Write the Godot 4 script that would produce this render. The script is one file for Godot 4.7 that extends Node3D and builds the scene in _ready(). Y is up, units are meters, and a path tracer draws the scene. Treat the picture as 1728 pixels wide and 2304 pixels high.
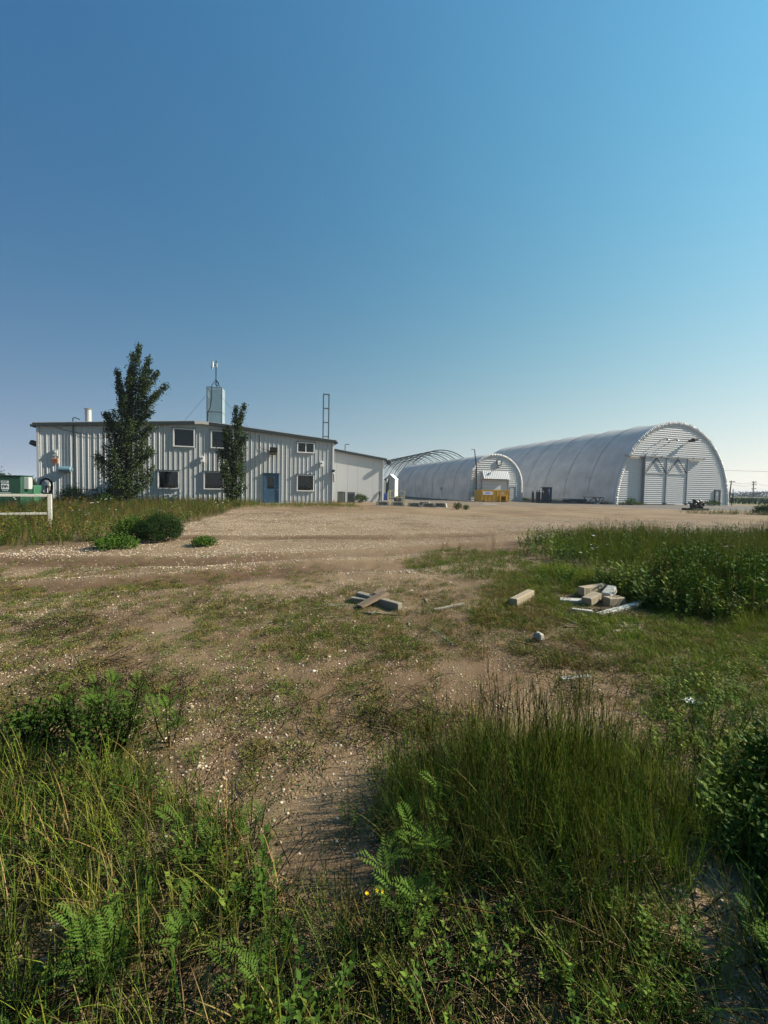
extends Node3D
# A gravel yard with metal and fabric buildings under a clear sky. Units are metres, y up, the camera looks along -z.

# ---------------------------------------------------------------- mesh builder
class MB:
	var v := PackedVector3Array()
	var n := PackedVector3Array()
	var c := PackedColorArray()
	var col := Color(1, 1, 1)
	var tint := false
	func tri(a: Vector3, b: Vector3, d: Vector3) -> void:
		var m := (b - a).cross(d - a).normalized()
		tri_n(a, b, d, m, m, m)
	func tri_n(a: Vector3, b: Vector3, d: Vector3, na: Vector3, nb: Vector3, nd: Vector3) -> void:
		v.append(a); v.append(d); v.append(b)
		n.append(na); n.append(nd); n.append(nb)
		if tint:
			c.append(col); c.append(col); c.append(col)
	func quad(a: Vector3, b: Vector3, d: Vector3, e: Vector3) -> void:
		tri(a, b, d)
		tri(a, d, e)
	func quad_n(a, b, d, e, na, nb, nd, ne) -> void:
		tri_n(a, b, d, na, nb, nd)
		tri_n(a, d, e, na, nd, ne)
	func box(ctr: Vector3, size: Vector3, bs := Basis.IDENTITY) -> void:
		var h := size * 0.5
		var p := []
		for i in 8:
			p.append(ctr + bs * Vector3(h.x if i & 1 else -h.x, h.y if i & 2 else -h.y, h.z if i & 4 else -h.z))
		quad(p[4], p[5], p[7], p[6]); quad(p[1], p[0], p[2], p[3])
		quad(p[5], p[1], p[3], p[7]); quad(p[0], p[4], p[6], p[2])
		quad(p[6], p[7], p[3], p[2]); quad(p[0], p[1], p[5], p[4])
	func cbox(ctr: Vector3, size: Vector3, ch: float, bs := Basis.IDENTITY, jit := 0.0, seed_ := 1) -> void:
		# a box with chamfered edges; jit makes its corners uneven
		var h := size * 0.5
		var r := RandomNumberGenerator.new()
		r.seed = seed_
		var p := []
		for i in 8:
			var s := Vector3(1 if i & 1 else -1, 1 if i & 2 else -1, 1 if i & 4 else -1)
			var o := Vector3(r.randf_range(-jit, jit), r.randf_range(-jit, jit), r.randf_range(-jit, jit))
			var q := []
			for k in 3:
				var e := h - Vector3(ch, ch, ch)
				e[k] = h[k]
				q.append(ctr + bs * (s * e + o))
			p.append(q)
		var faces := [[0, [1, 3, 7, 5]], [0, [0, 4, 6, 2]], [1, [2, 6, 7, 3]], [1, [0, 1, 5, 4]], [2, [4, 5, 7, 6]], [2, [0, 2, 3, 1]]]
		for f in faces:
			var k: int = f[0]
			var q: Array = f[1]
			quad(p[q[0]][k], p[q[1]][k], p[q[2]][k], p[q[3]][k])
		for k in 3:
			var k1 := (k + 1) % 3
			var k2 := (k + 2) % 3
			for s1 in [0, 1]:
				for s2 in [0, 1]:
					var a := 0
					if s1: a |= 1 << k1
					if s2: a |= 1 << k2
					var b := a | (1 << k)
					if s1 != s2:
						quad(p[a][k1], p[a][k2], p[b][k2], p[b][k1])
					else:
						quad(p[a][k1], p[b][k1], p[b][k2], p[a][k2])
		for i in 8:
			var odd := ((i & 1) + ((i >> 1) & 1) + ((i >> 2) & 1)) % 2 == 1
			if odd: tri(p[i][0], p[i][1], p[i][2])
			else: tri(p[i][0], p[i][2], p[i][1])
	func tube(pts: Array, r0: float, r1: float, sides := 8, caps := true) -> void:
		var rings := []
		var nrm := []
		var up := Vector3(0.01, 1, 0.02)
		for i in pts.size():
			var t: Vector3 = (pts[min(i + 1, pts.size() - 1)] - pts[max(i - 1, 0)]).normalized()
			var ref := up if absf(t.y) < 0.95 else Vector3(1, 0.02, 0.01)
			var a := t.cross(ref).normalized()
			var b := a.cross(t).normalized()
			var r := lerpf(r0, r1, float(i) / max(1, pts.size() - 1))
			var ring := []
			var ns := []
			for k in sides:
				var g := TAU * k / sides
				var d := a * cos(g) + b * sin(g)
				ns.append(d)
				ring.append(pts[i] + d * r)
			rings.append(ring)
			nrm.append(ns)
		for i in pts.size() - 1:
			for k in sides:
				var k2 := (k + 1) % sides
				quad_n(rings[i][k], rings[i][k2], rings[i + 1][k2], rings[i + 1][k], nrm[i][k], nrm[i][k2], nrm[i + 1][k2], nrm[i + 1][k])
		if caps:
			for k in range(1, sides - 1):
				tri(rings[0][0], rings[0][k + 1], rings[0][k])
				var l := pts.size() - 1
				tri(rings[l][0], rings[l][k], rings[l][k + 1])
	func rod(a: Vector3, b: Vector3, r: float, sides := 6) -> void:
		tube([a, b], r, r, sides)
	func bar(a: Vector3, b: Vector3, w: float, h: float) -> void:
		# a square bar from a to b, h tall
		var t := (b - a).normalized()
		var ref := Vector3.UP if absf(t.y) < 0.98 else Vector3(0, 0, 1)
		var s := t.cross(ref).normalized()
		var u := s.cross(t).normalized()
		box((a + b) * 0.5, Vector3(w, h, a.distance_to(b)), Basis(s, u, -t))
	func lathe(prof: Array, ctr: Vector3, sides := 16, bs := Basis.IDENTITY) -> void:
		# prof: [radius, height] pairs upwards
		for i in prof.size() - 1:
			var r0: float = prof[i][0]
			var r1: float = prof[i + 1][0]
			var y0: float = prof[i][1]
			var y1: float = prof[i + 1][1]
			var sl := Vector2(y1 - y0, r0 - r1).normalized()
			for k in sides:
				var g0 := TAU * k / sides
				var g1 := TAU * (k + 1) / sides
				var d0 := Vector3(cos(g0), 0, -sin(g0))
				var d1 := Vector3(cos(g1), 0, -sin(g1))
				var n0 := bs * (d0 * sl.x + Vector3(0, sl.y, 0))
				var n1 := bs * (d1 * sl.x + Vector3(0, sl.y, 0))
				var a := ctr + bs * (d0 * r0 + Vector3(0, y0, 0))
				var b := ctr + bs * (d1 * r0 + Vector3(0, y0, 0))
				var d := ctr + bs * (d1 * r1 + Vector3(0, y1, 0))
				var e := ctr + bs * (d0 * r1 + Vector3(0, y1, 0))
				if r0 > 0.0001: tri_n(a, b, d, n0, n1, n1)
				if r1 > 0.0001: tri_n(a, d, e, n0, n1, n0)
	func grid(rows: Array) -> void:
		# a smooth sheet through rows of points
		var nr := rows.size()
		var nc: int = rows[0].size()
		var nn := []
		for i in nr:
			var r := []
			for j in nc:
				var du: Vector3 = rows[i][min(j + 1, nc - 1)] - rows[i][max(j - 1, 0)]
				var dv: Vector3 = rows[min(i + 1, nr - 1)][j] - rows[max(i - 1, 0)][j]
				r.append(du.cross(dv).normalized())
			nn.append(r)
		for i in nr - 1:
			for j in nc - 1:
				quad_n(rows[i][j], rows[i][j + 1], rows[i + 1][j + 1], rows[i + 1][j], nn[i][j], nn[i][j + 1], nn[i + 1][j + 1], nn[i + 1][j])
	func mesh() -> ArrayMesh:
		var a := []
		a.resize(Mesh.ARRAY_MAX)
		a[Mesh.ARRAY_VERTEX] = v
		a[Mesh.ARRAY_NORMAL] = n
		if tint: a[Mesh.ARRAY_COLOR] = c
		var m := ArrayMesh.new()
		m.add_surface_from_arrays(Mesh.PRIMITIVE_TRIANGLES, a)
		return m

# ---------------------------------------------------------------- scene helpers
var used := {}
var rng := RandomNumberGenerator.new()
var mats := {}
var tex := {}
var n1 := FastNoiseLite.new()
var n2 := FastNoiseLite.new()

func numbered(called: String) -> String:
	if not used.has(called):
		used[called] = 0
		return called
	used[called] += 1
	return "%s_%03d" % [called, used[called]]

func tag(o: Node, label: String, category: String, group := "", kind := "") -> void:
	if label: o.set_meta("label", label)
	if category: o.set_meta("category", category)
	if group: o.set_meta("group", group)
	if kind: o.set_meta("kind", kind)

func thing(called: String, label: String, category: String, at := Vector3.ZERO, turn := 0.0, group := "") -> Node3D:
	var o := Node3D.new()
	o.name = numbered(called)
	add_child(o)
	o.position = at
	o.rotation.y = turn
	tag(o, label, category, group)
	return o

func part(called: String, m, mat: Material, parent: Node) -> MeshInstance3D:
	var o := MeshInstance3D.new()
	o.mesh = m.mesh() if m is MB else m
	o.material_override = mat
	o.name = called
	parent.add_child(o, true)
	return o

func solo(called: String, m, mat: Material, label: String, category: String, at := Vector3.ZERO, turn := 0.0, group := "") -> MeshInstance3D:
	var o := part(numbered(called), m, mat, self)
	o.position = at
	o.rotation.y = turn
	tag(o, label, category, group)
	return o

func copy_of(o: Node3D, at: Vector3, turn: float, label := "") -> Node3D:
	var r: Node3D = o.duplicate()
	var base := String(o.name)
	if base.length() > 4 and base.substr(base.length() - 4, 1) == "_": base = base.substr(0, base.length() - 4)
	r.name = numbered(base)
	add_child(r)
	r.position = at
	r.rotation.y = turn
	if label: r.set_meta("label", label)
	return r

func lin(r: float, g: float, b: float) -> Color:
	return Color(r, g, b).linear_to_srgb()

func M(key: String, r: float, g: float, b: float, rough := 0.8, metal := 0.0, t := "", s := 1.0, local := false) -> StandardMaterial3D:
	if mats.has(key): return mats[key]
	var m := StandardMaterial3D.new()
	m.albedo_color = lin(r, g, b)
	m.roughness = rough
	m.metallic = metal
	if t:
		m.albedo_texture = tex[t]
		m.uv1_triplanar = true
		m.uv1_world_triplanar = not local
		m.uv1_scale = Vector3(s, s, s)
	mats[key] = m
	return m

func leaf_mat(key: String, r: float, g: float, b: float, back := 0.35, rough := 0.55) -> StandardMaterial3D:
	var m := StandardMaterial3D.new()
	m.albedo_color = lin(r, g, b)
	m.vertex_color_use_as_albedo = true
	m.roughness = rough
	m.metallic_specular = 0.2
	m.cull_mode = BaseMaterial3D.CULL_DISABLED
	m.backlight_enabled = true
	m.backlight = Color(back * 0.95, back, back * 0.3)
	mats[key] = m
	return m

func noise_image(size: int, freq: float, oct: int, seed_: int, type := FastNoiseLite.TYPE_SIMPLEX_SMOOTH) -> Image:
	var f := FastNoiseLite.new()
	f.noise_type = type
	f.frequency = freq
	f.fractal_octaves = oct
	f.fractal_type = FastNoiseLite.FRACTAL_FBM
	f.seed = seed_
	return f.get_seamless_image(size, size)

func ramp_tex(key: String, img: Image, lo: Color, hi: Color, gam := 1.0) -> void:
	var d := img.get_data()
	var w := img.get_width()
	var h := img.get_height()
	var step := d.size() / (w * h)
	var out := PackedByteArray()
	out.resize(w * h * 3)
	for i in w * h:
		var t := pow(d[i * step] / 255.0, gam)
		out[i * 3] = int(255 * lerpf(lo.r, hi.r, t))
		out[i * 3 + 1] = int(255 * lerpf(lo.g, hi.g, t))
		out[i * 3 + 2] = int(255 * lerpf(lo.b, hi.b, t))
	var im := Image.create_from_data(w, h, false, Image.FORMAT_RGB8, out)
	tex[key] = ImageTexture.create_from_image(im)

func stretched(img: Image, kx: int, ky: int) -> Image:
	# a seamless image squeezed along one axis: grain or streaks
	var w := img.get_width()
	var h := img.get_height()
	var out := Image.create(w, h, false, img.get_format())
	var sm: Image = img.duplicate()
	sm.resize(w / kx, h / ky, Image.INTERPOLATE_BILINEAR)
	for i in kx:
		for j in ky:
			out.blit_rect(sm, Rect2i(0, 0, w / kx, h / ky), Vector2i(i * w / kx, j * h / ky))
	return out

func make_textures() -> void:
	ramp_tex("mottle", noise_image(512, 0.012, 5, 3), Color(0.8, 0.8, 0.79), Color(1, 1, 1))
	ramp_tex("grime", noise_image(512, 0.02, 6, 8), Color(0.62, 0.58, 0.52), Color(1, 1, 1), 0.6)
	ramp_tex("fine", noise_image(512, 0.12, 4, 5), Color(0.72, 0.72, 0.72), Color(1, 1, 1))
	ramp_tex("streak", stretched(noise_image(512, 0.02, 5, 14), 8, 1), Color(0.66, 0.64, 0.6), Color(1, 1, 1), 0.6)
	ramp_tex("wood", stretched(noise_image(512, 0.018, 5, 21), 1, 8), Color(0.5, 0.45, 0.38), Color(1, 1, 1))
	ramp_tex("rust", noise_image(256, 0.03, 5, 33), Color(0.45, 0.38, 0.3), Color(1, 0.98, 0.95), 0.8)
	# gravel: cells of stones of several colours with soil between them
	var s := 1024
	var cell := FastNoiseLite.new()
	cell.noise_type = FastNoiseLite.TYPE_CELLULAR
	cell.frequency = 0.085
	cell.cellular_jitter = 1.0
	cell.fractal_type = FastNoiseLite.FRACTAL_NONE
	cell.seed = 4
	cell.cellular_return_type = FastNoiseLite.RETURN_CELL_VALUE
	var cv := cell.get_image(s, s, false, false, false)
	cell.cellular_return_type = FastNoiseLite.RETURN_DISTANCE2_SUB
	var cd := cell.get_image(s, s, false, false, true)
	var sand := noise_image(s, 0.16, 4, 9).get_data()
	var patch := noise_image(s, 0.008, 3, 19).get_data()
	var a := cv.get_data()
	var b := cd.get_data()
	var sa := a.size() / (s * s)
	var sb := b.size() / (s * s)
	var ss := sand.size() / (s * s)
	var out := PackedByteArray()
	out.resize(s * s * 3)
	var hgt := PackedByteArray()
	hgt.resize(s * s)
	for i in s * s:
		var id := a[i * sa]
		var edge := ss(0.06, 0.42, b[i * sb] / 255.0)
		var here := clampf((patch[i * ss] / 255.0 - 0.3) * 4.0, 0.0, 1.0)
		var stone := edge * (1.0 if (id * 7) % 10 < 5 else 0.0) * here
		var g := sand[i * ss] / 255.0
		var base := 0.6 + 0.38 * g
		var tone := 0.7 + 0.3 * ((id * 37) % 101) / 100.0
		var warm := ((id * 13) % 29) / 29.0
		var cr := lerpf(base, tone, stone)
		out[i * 3] = int(255 * clampf(cr, 0, 1))
		out[i * 3 + 1] = int(255 * clampf(cr * lerpf(0.97, lerpf(0.93, 1.0, warm), stone), 0, 1))
		out[i * 3 + 2] = int(255 * clampf(cr * lerpf(0.93, lerpf(0.86, 1.0, warm), stone), 0, 1))
		hgt[i] = int(255 * clampf(0.25 * g + 0.75 * stone * (0.6 + 0.4 * warm), 0, 1))
	tex["gravel"] = ImageTexture.create_from_image(Image.create_from_data(s, s, false, Image.FORMAT_RGB8, out))
	var hn := Image.create_from_data(s, s, false, Image.FORMAT_L8, hgt)
	hn.convert(Image.FORMAT_RGBA8)
	hn.bump_map_to_normal_map(3.5)
	tex["gravel_n"] = ImageTexture.create_from_image(hn)

# ---------------------------------------------------------------- terrain
const MAIN_AT := Vector3(-21.17, 0.27, -24.2)
const MAIN_TURN := 0.33685   # 19.3 degrees
const Q_TURN := 0.2967       # 17 degrees

func ss(a: float, b: float, x: float) -> float:
	return smoothstep(a, b, x)

func pad_distance(x: float, z: float) -> float:
	var u := Vector2(cos(MAIN_TURN), -sin(MAIN_TURN))
	var o := Vector2(sin(MAIN_TURN), cos(MAIN_TURN))
	var p := Vector2(x - MAIN_AT.x, z - MAIN_AT.z)
	var lx := p.dot(u)
	var lz := p.dot(o)
	var dx := maxf(maxf(-1.5 - lx, lx - 20.5), 0)
	var dz := maxf(maxf(-26 - lz, lz - 0.6), 0)
	return sqrt(dx * dx + dz * dz)

func gh(x: float, z: float) -> float:
	var pd := pad_distance(x, z)
	var h := 0.27 * ss(10.0, 0.5, pd)
	var r := sqrt(x * x + z * z)
	var k := minf(1.0, pd / 3.0) * ss(70, 25, r)
	h += k * (0.035 * n1.get_noise_2d(x * 0.6, z * 0.6) + 0.014 * n1.get_noise_2d(x * 3.1 + 50, z * 3.1))
	h += 0.006 * n1.get_noise_2d(x * 11, z * 11 + 80) * ss(12, 4, r)
	# wheel ruts
	if r < 22.0:
		for b in [BAND_A, BAND_B, BAND_C]:
			var nl := near_line(x, z, b)
			if nl < 1.2: h += 0.03 * exp(-pow((nl - 0.62) / 0.16, 2)) - 0.035 * exp(-pow(nl / 0.32, 2)) * (0.7 + 0.5 * n1.get_noise_2d(x * 2, z * 2))
	h += k * 0.012 * n1.get_noise_2d(x * 6.5 + 20, z * 6.5) * ss(20, 9, r)
	# low soil bank in the near right corner
	h += 0.05 * exp(-(pow(x - 1.25, 2) + pow(z + 1.35, 2)) / 0.12)
	return h

func on(x: float, z: float) -> Vector3:
	return Vector3(x, gh(x, z), z)

func near_line(x: float, z: float, pts: Array) -> float:
	var best := 1e9
	var p := Vector2(x, -z)
	for i in pts.size() - 1:
		best = minf(best, p.distance_to(Geometry2D.get_closest_point_to_segment(p, pts[i], pts[i + 1])))
	return best

const BAND_A := [Vector2(-8.59, 7.50), Vector2(-5.79, 7.51), Vector2(-3.64, 7.82), Vector2(-1.62, 8.88), Vector2(0.02, 9.37), Vector2(2.24, 10.57), Vector2(9.0, 13.5)]
const BAND_B := [Vector2(-6.01, 5.24), Vector2(-4.10, 5.92), Vector2(-2.93, 6.30), Vector2(-2.37, 6.94), Vector2(-1.35, 7.42), Vector2(0.34, 7.80), Vector2(3.0, 10.0)]
const BAND_C := [Vector2(-14.0, 9.5), Vector2(-4.5, 11.5), Vector2(1.0, 12.5), Vector2(12.0, 17.5)]
var ZONES := {
	"tall_near": [Vector2(0.12, 1.47), Vector2(0.08, 1.85), Vector2(0.26, 2.13), Vector2(0.70, 2.29), Vector2(1.21, 2.35), Vector2(1.57, 2.20), Vector2(1.51, 1.94), Vector2(1.22, 1.69), Vector2(0.88, 1.56), Vector2(0.58, 1.50), Vector2(0.34, 1.44)],
	"left_near": [Vector2(-3.2, 2.3), Vector2(-1.75, 2.12), Vector2(-1.31, 2.06), Vector2(-0.96, 1.91), Vector2(-0.56, 1.65), Vector2(-0.29, 1.46), Vector2(-0.13, 1.31), Vector2(0.08, 1.19), Vector2(0.14, 0.8), Vector2(-1.9, 0.7)],
	"bottom_middle": [Vector2(-0.04, 1.33), Vector2(0.33, 1.38), Vector2(0.76, 1.43), Vector2(1.07, 1.39), Vector2(0.99, 1.10), Vector2(0.85, 0.8), Vector2(0.0, 0.8)],
	"right_edge": [Vector2(1.71, 1.95), Vector2(2.24, 2.22), Vector2(3.24, 2.25), Vector2(2.2, 0.9), Vector2(1.25, 0.9), Vector2(1.2, 1.27), Vector2(1.36, 1.49)],
	"right_middle": [Vector2(2.05, 3.01), Vector2(2.97, 3.50), Vector2(5.12, 4.11), Vector2(2.66, 2.09), Vector2(2.11, 2.08), Vector2(1.64, 1.89), Vector2(1.50, 2.00)],
	"right_field": [Vector2(3.52, 10.12), Vector2(4.90, 12.51), Vector2(7.25, 14.06), Vector2(14.42, 14.78), Vector2(22.0, 15.2), Vector2(9.5, 5.2), Vector2(5.68, 4.53), Vector2(4.73, 4.79), Vector2(4.18, 4.84), Vector2(3.96, 5.27), Vector2(3.92, 6.06), Vector2(4.12, 7.14), Vector2(3.66, 8.12), Vector2(3.24, 8.72)],
	"olive": [Vector2(2.04, 6.97), Vector2(3.77, 8.37), Vector2(4.16, 6.80), Vector2(3.88, 5.69), Vector2(4.00, 4.74), Vector2(5.2, 4.6), Vector2(4.4, 3.7), Vector2(2.38, 3.23), Vector2(1.35, 3.44), Vector2(0.98, 4.29), Vector2(1.37, 5.75)],
	"middle_right": [Vector2(0.36, 8.27), Vector2(1.54, 9.89), Vector2(3.64, 10.14), Vector2(2.84, 7.40), Vector2(1.49, 6.59), Vector2(0.56, 7.20)],
	"sparse": [Vector2(-5.9, 4.67), Vector2(-4.03, 5.38), Vector2(-2.52, 5.85), Vector2(-0.67, 5.86), Vector2(0.30, 6.82), Vector2(2.29, 6.99), Vector2(3.74, 4.43), Vector2(4.49, 3.57), Vector2(2.96, 2.32), Vector2(1.35, 2.13), Vector2(0.11, 2.03), Vector2(-1.10, 2.10), Vector2(-3.4, 2.3)],
	"green_middle": [Vector2(-2.46, 3.86), Vector2(-1.90, 4.41), Vector2(-0.94, 5.16), Vector2(0.00, 4.85), Vector2(0.65, 4.02), Vector2(0.28, 3.39), Vector2(-0.72, 2.90), Vector2(-1.57, 3.01)],
	"left_weeds": [Vector2(-10.5, 8.6), Vector2(-8.3, 8.9), Vector2(-7.5, 10.2), Vector2(-7.2, 11.8), Vector2(-7.3, 13.2), Vector2(-7.9, 15.9), Vector2(-8.2, 18.8), Vector2(-8.6, 22.2), Vector2(-9.2, 26.6), Vector2(-20.4, 23.2), Vector2(-26.0, 20.5)],
}

func inside(zone: String, x: float, d: float) -> bool:
	return Geometry2D.is_point_in_polygon(Vector2(x, d), PackedVector2Array(ZONES[zone]))

func ground_color(x: float, z: float) -> Color:
	var d := -z
	var r := sqrt(x * x + z * z)
	var big := n2.get_noise_2d(x * 0.35, z * 0.35)
	var mid := n2.get_noise_2d(x * 1.7 + 30, z * 1.7)
	var fin := n2.get_noise_2d(x * 7.0, z * 7.0 + 60)
	var tan_ := Color(0.375, 0.285, 0.18)
	var dirt := Color(0.185, 0.118, 0.07)
	var pale := Color(0.45, 0.355, 0.25)
	var grey := Color(0.29, 0.245, 0.195)
	var soil := Color(0.225, 0.155, 0.092)
	var c := tan_.lerp(dirt, clampf(0.25 + 0.7 * big + 0.45 * mid, 0, 0.85))
	c = c.lerp(pale, clampf(0.9 * n2.get_noise_2d(x * 0.22 + 90, z * 0.5) + 0.5 * mid, 0, 0.6))
	# darker wheel tracks pressed into the gravel
	var wob := 0.35 * mid + 0.25 * fin
	for b in [BAND_A, BAND_B, BAND_C]:
		var nl := near_line(x, z, b) + wob * 0.5
		c = c.lerp(dirt, 0.95 * ss(0.75, 0.2, nl) * clampf(0.85 + big, 0.5, 1))
	# crushed grey stone spread before the doors of the halls
	if Geometry2D.is_point_in_polygon(Vector2(x + 1.2 * mid, d + 2.0 * big + 0.6 * fin), PackedVector2Array([Vector2(-2, 44), Vector2(9, 40), Vector2(20, 41), Vector2(30, 44), Vector2(48, 46), Vector2(60, 58), Vector2(30, 60), Vector2(0, 62)])):
		c = c.lerp(grey, 0.8)
	# soil where the plants stand
	if inside("sparse", x + 0.4 * mid, d + 0.6 * big) or inside("left_near", x, d) or inside("tall_near", x, d) or inside("bottom_middle", x, d) or inside("right_edge", x, d) or inside("right_middle", x, d) or (d < 2.7 + 0.8 * big and d > -3.0):
		c = c.lerp(soil, clampf(0.55 + 0.9 * mid + 0.4 * big, 0.1, 0.9))
	if inside("right_field", x + 0.5 * mid, d + 0.5 * big) or inside("left_weeds", x + 0.6 * mid, d + 0.8 * big) or inside("olive", x + 0.4 * mid, d + 0.4 * big):
		c = c.lerp(Color(0.2, 0.155, 0.085), 0.6)
	# fields beyond the yard
	var fld := Color(0.12, 0.17, 0.06).lerp(Color(0.2, 0.2, 0.09), clampf(0.5 + big, 0, 1))
	var edge := maxf(ss(62, 66, d + 2 * mid) * ss(42, 47, x), maxf(ss(170, 190, d), maxf(ss(-26, -32, x) * ss(14, 22, d), ss(90, 110, x))))
	c = c.lerp(fld, edge)
	# a strip of old asphalt before the large hall
	var apron := ss(43.0, 43.4, d + 0.12 * x - 0.3 * mid) * ss(57.5, 57.0, d) * ss(24, 28, x) * ss(120, 110, x)
	c = c.lerp(Color(0.23, 0.22, 0.205), apron)
	return c * (1.0 + 0.10 * fin)

func build_ground() -> void:
	# one sheet out to the horizon, finer where the picture shows it larger
	var angs := []
	var a := -62.0
	while a < 62.0:
		angs.append(a)
		a += 0.42
	while a < 298.0:
		angs.append(a)
		a += 6.0
	var radii := [0.0]
	var r := 0.35
	while r < 4200.0:
		radii.append(r)
		r *= 1.026 if r < 60 else 1.07
	var v := PackedVector3Array()
	var c := PackedColorArray()
	var uv := PackedVector2Array()
	var na := angs.size()
	for q in radii:
		for g in angs:
			var x := sin(deg_to_rad(g)) * q as float
			var z := -cos(deg_to_rad(g)) * q as float
			v.append(Vector3(x, gh(x, z), z))
			c.append(ground_color(x, z))
			uv.append(Vector2(x, z) / 1.9)
	var idx := PackedInt32Array()
	var nrm := PackedVector3Array()
	nrm.resize(v.size())
	for i in radii.size() - 1:
		for k in na:
			var k2 := (k + 1) % na
			var p00 := i * na + k
			var p01 := i * na + k2
			var p10 := (i + 1) * na + k
			var p11 := (i + 1) * na + k2
			idx.append_array([p00, p10, p11, p00, p11, p01])
			var m := (v[p11] - v[p00]).cross(v[p10] - v[p01])
			if m.y < 0: m = -m
			nrm[p00] += m; nrm[p01] += m; nrm[p10] += m; nrm[p11] += m
	for i in nrm.size(): nrm[i] = nrm[i].normalized()
	var arr := []
	arr.resize(Mesh.ARRAY_MAX)
	arr[Mesh.ARRAY_VERTEX] = v
	arr[Mesh.ARRAY_NORMAL] = nrm
	arr[Mesh.ARRAY_COLOR] = c
	arr[Mesh.ARRAY_TEX_UV] = uv
	arr[Mesh.ARRAY_INDEX] = idx
	var me := ArrayMesh.new()
	me.add_surface_from_arrays(Mesh.PRIMITIVE_TRIANGLES, arr)
	var m := StandardMaterial3D.new()
	m.vertex_color_use_as_albedo = true
	m.albedo_texture = tex["gravel"]
	m.normal_enabled = true
	m.normal_texture = tex["gravel_n"]
	m.normal_scale = 1.0
	m.roughness = 0.95
	m.metallic_specular = 0.3
	var o := part("ground", me, m, self)
	tag(o, "tan gravel and soil yard with wheel tracks reaching to the far fields", "ground", "", "structure")

# ---------------------------------------------------------------- light and camera
const SUN := Vector3(0.8295, 0.5446, -0.1200)

func setup_view() -> void:
	var cam := Camera3D.new()
	cam.name = "camera"
	add_child(cam)
	var near := 0.05
	cam.near = near
	cam.far = 9000.0
	cam.projection = Camera3D.PROJECTION_FRUSTUM
	cam.size = 2.0 * near * 1152.0 / 890.0
	cam.frustum_offset = Vector2(0, -(1152.0 - (1098.5 + 890.0 * tan(deg_to_rad(2.3)))) / 890.0 * near)
	cam.position = Vector3(0, 1.55, 0)
	cam.basis = Basis(Vector3.RIGHT, deg_to_rad(-2.3)) * Basis(Vector3.BACK, 0.019)
	cam.current = true
	# clear summer sky: blue overhead, pale haze low down, brighter towards the sun
	var w := 512
	var h := 256
	var img := Image.create(w, h, false, Image.FORMAT_RGBF)
	var s := SUN.normalized()
	for j in h:
		var el := PI * (0.5 - (j + 0.5) / h)
		for i in w:
			var az := TAU * ((i + 0.5) / w)
			var dir := Vector3(sin(az) * cos(el), sin(el), -cos(az) * cos(el)).rotated(Vector3.UP, PI * 0.0)
			var y := maxf(dir.y, 0.0)
			var g := (1.0 - 0.16) / pow(1.16 - 0.8 * dir.dot(s), 1.5)
			var red := 0.05 * g + 0.72 * g / (1.0 + 0.2 * g) * exp(-5.0 * y) + 0.24 * g / (1.0 + g) * exp(-7.0 * y)
			var green := 0.153 * g + 1.1 * g / (1.0 + g) * exp(-3.0 * y) + 0.15 * g / (1.0 + g) * exp(-7.0 * y)
			var blue := 0.108 + 0.2257 * g + (0.288 + 0.0722 * g / (1.0 + g)) * exp(-2.0 * y) + 0.1 * g / (1.0 + g) * exp(-7.0 * y)
			img.set_pixel(i, j, Color(red, green, blue))
	var pano := PanoramaSkyMaterial.new()
	pano.panorama = ImageTexture.create_from_image(img)
	var sky := Sky.new()
	sky.sky_material = pano
	var env := Environment.new()
	env.background_mode = Environment.BG_SKY
	env.sky = sky
	env.tonemap_mode = Environment.TONE_MAPPER_LINEAR
	env.tonemap_exposure = 1.75
	env.background_energy_multiplier = 0.58
	env.fog_enabled = true
	env.fog_density = 0.0004
	env.fog_light_color = Color(0.86, 0.9, 0.95)
	env.sdfgi_enabled = true
	env.ssao_enabled = true
	env.ssil_enabled = true
	var we := WorldEnvironment.new()
	we.name = "environment"
	we.environment = env
	add_child(we)
	var sun := DirectionalLight3D.new()
	sun.name = "sun"
	sun.light_energy = 1.6
	sun.light_color = Color(1.0, 0.96, 0.89)
	sun.light_angular_distance = 0.6
	sun.shadow_enabled = true
	sun.directional_shadow_max_distance = 300.0
	sun.basis = Basis.looking_at(-s, Vector3.UP)
	add_child(sun)

# ---------------------------------------------------------------- the metal clad building
const MW := 18.29
const EAVE := 4.72
const RIDGE := 5.46

func gable_top(x: float) -> float:
	return EAVE + (RIDGE - EAVE) * (1.0 - absf(x - MW * 0.5) / (MW * 0.5))

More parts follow.
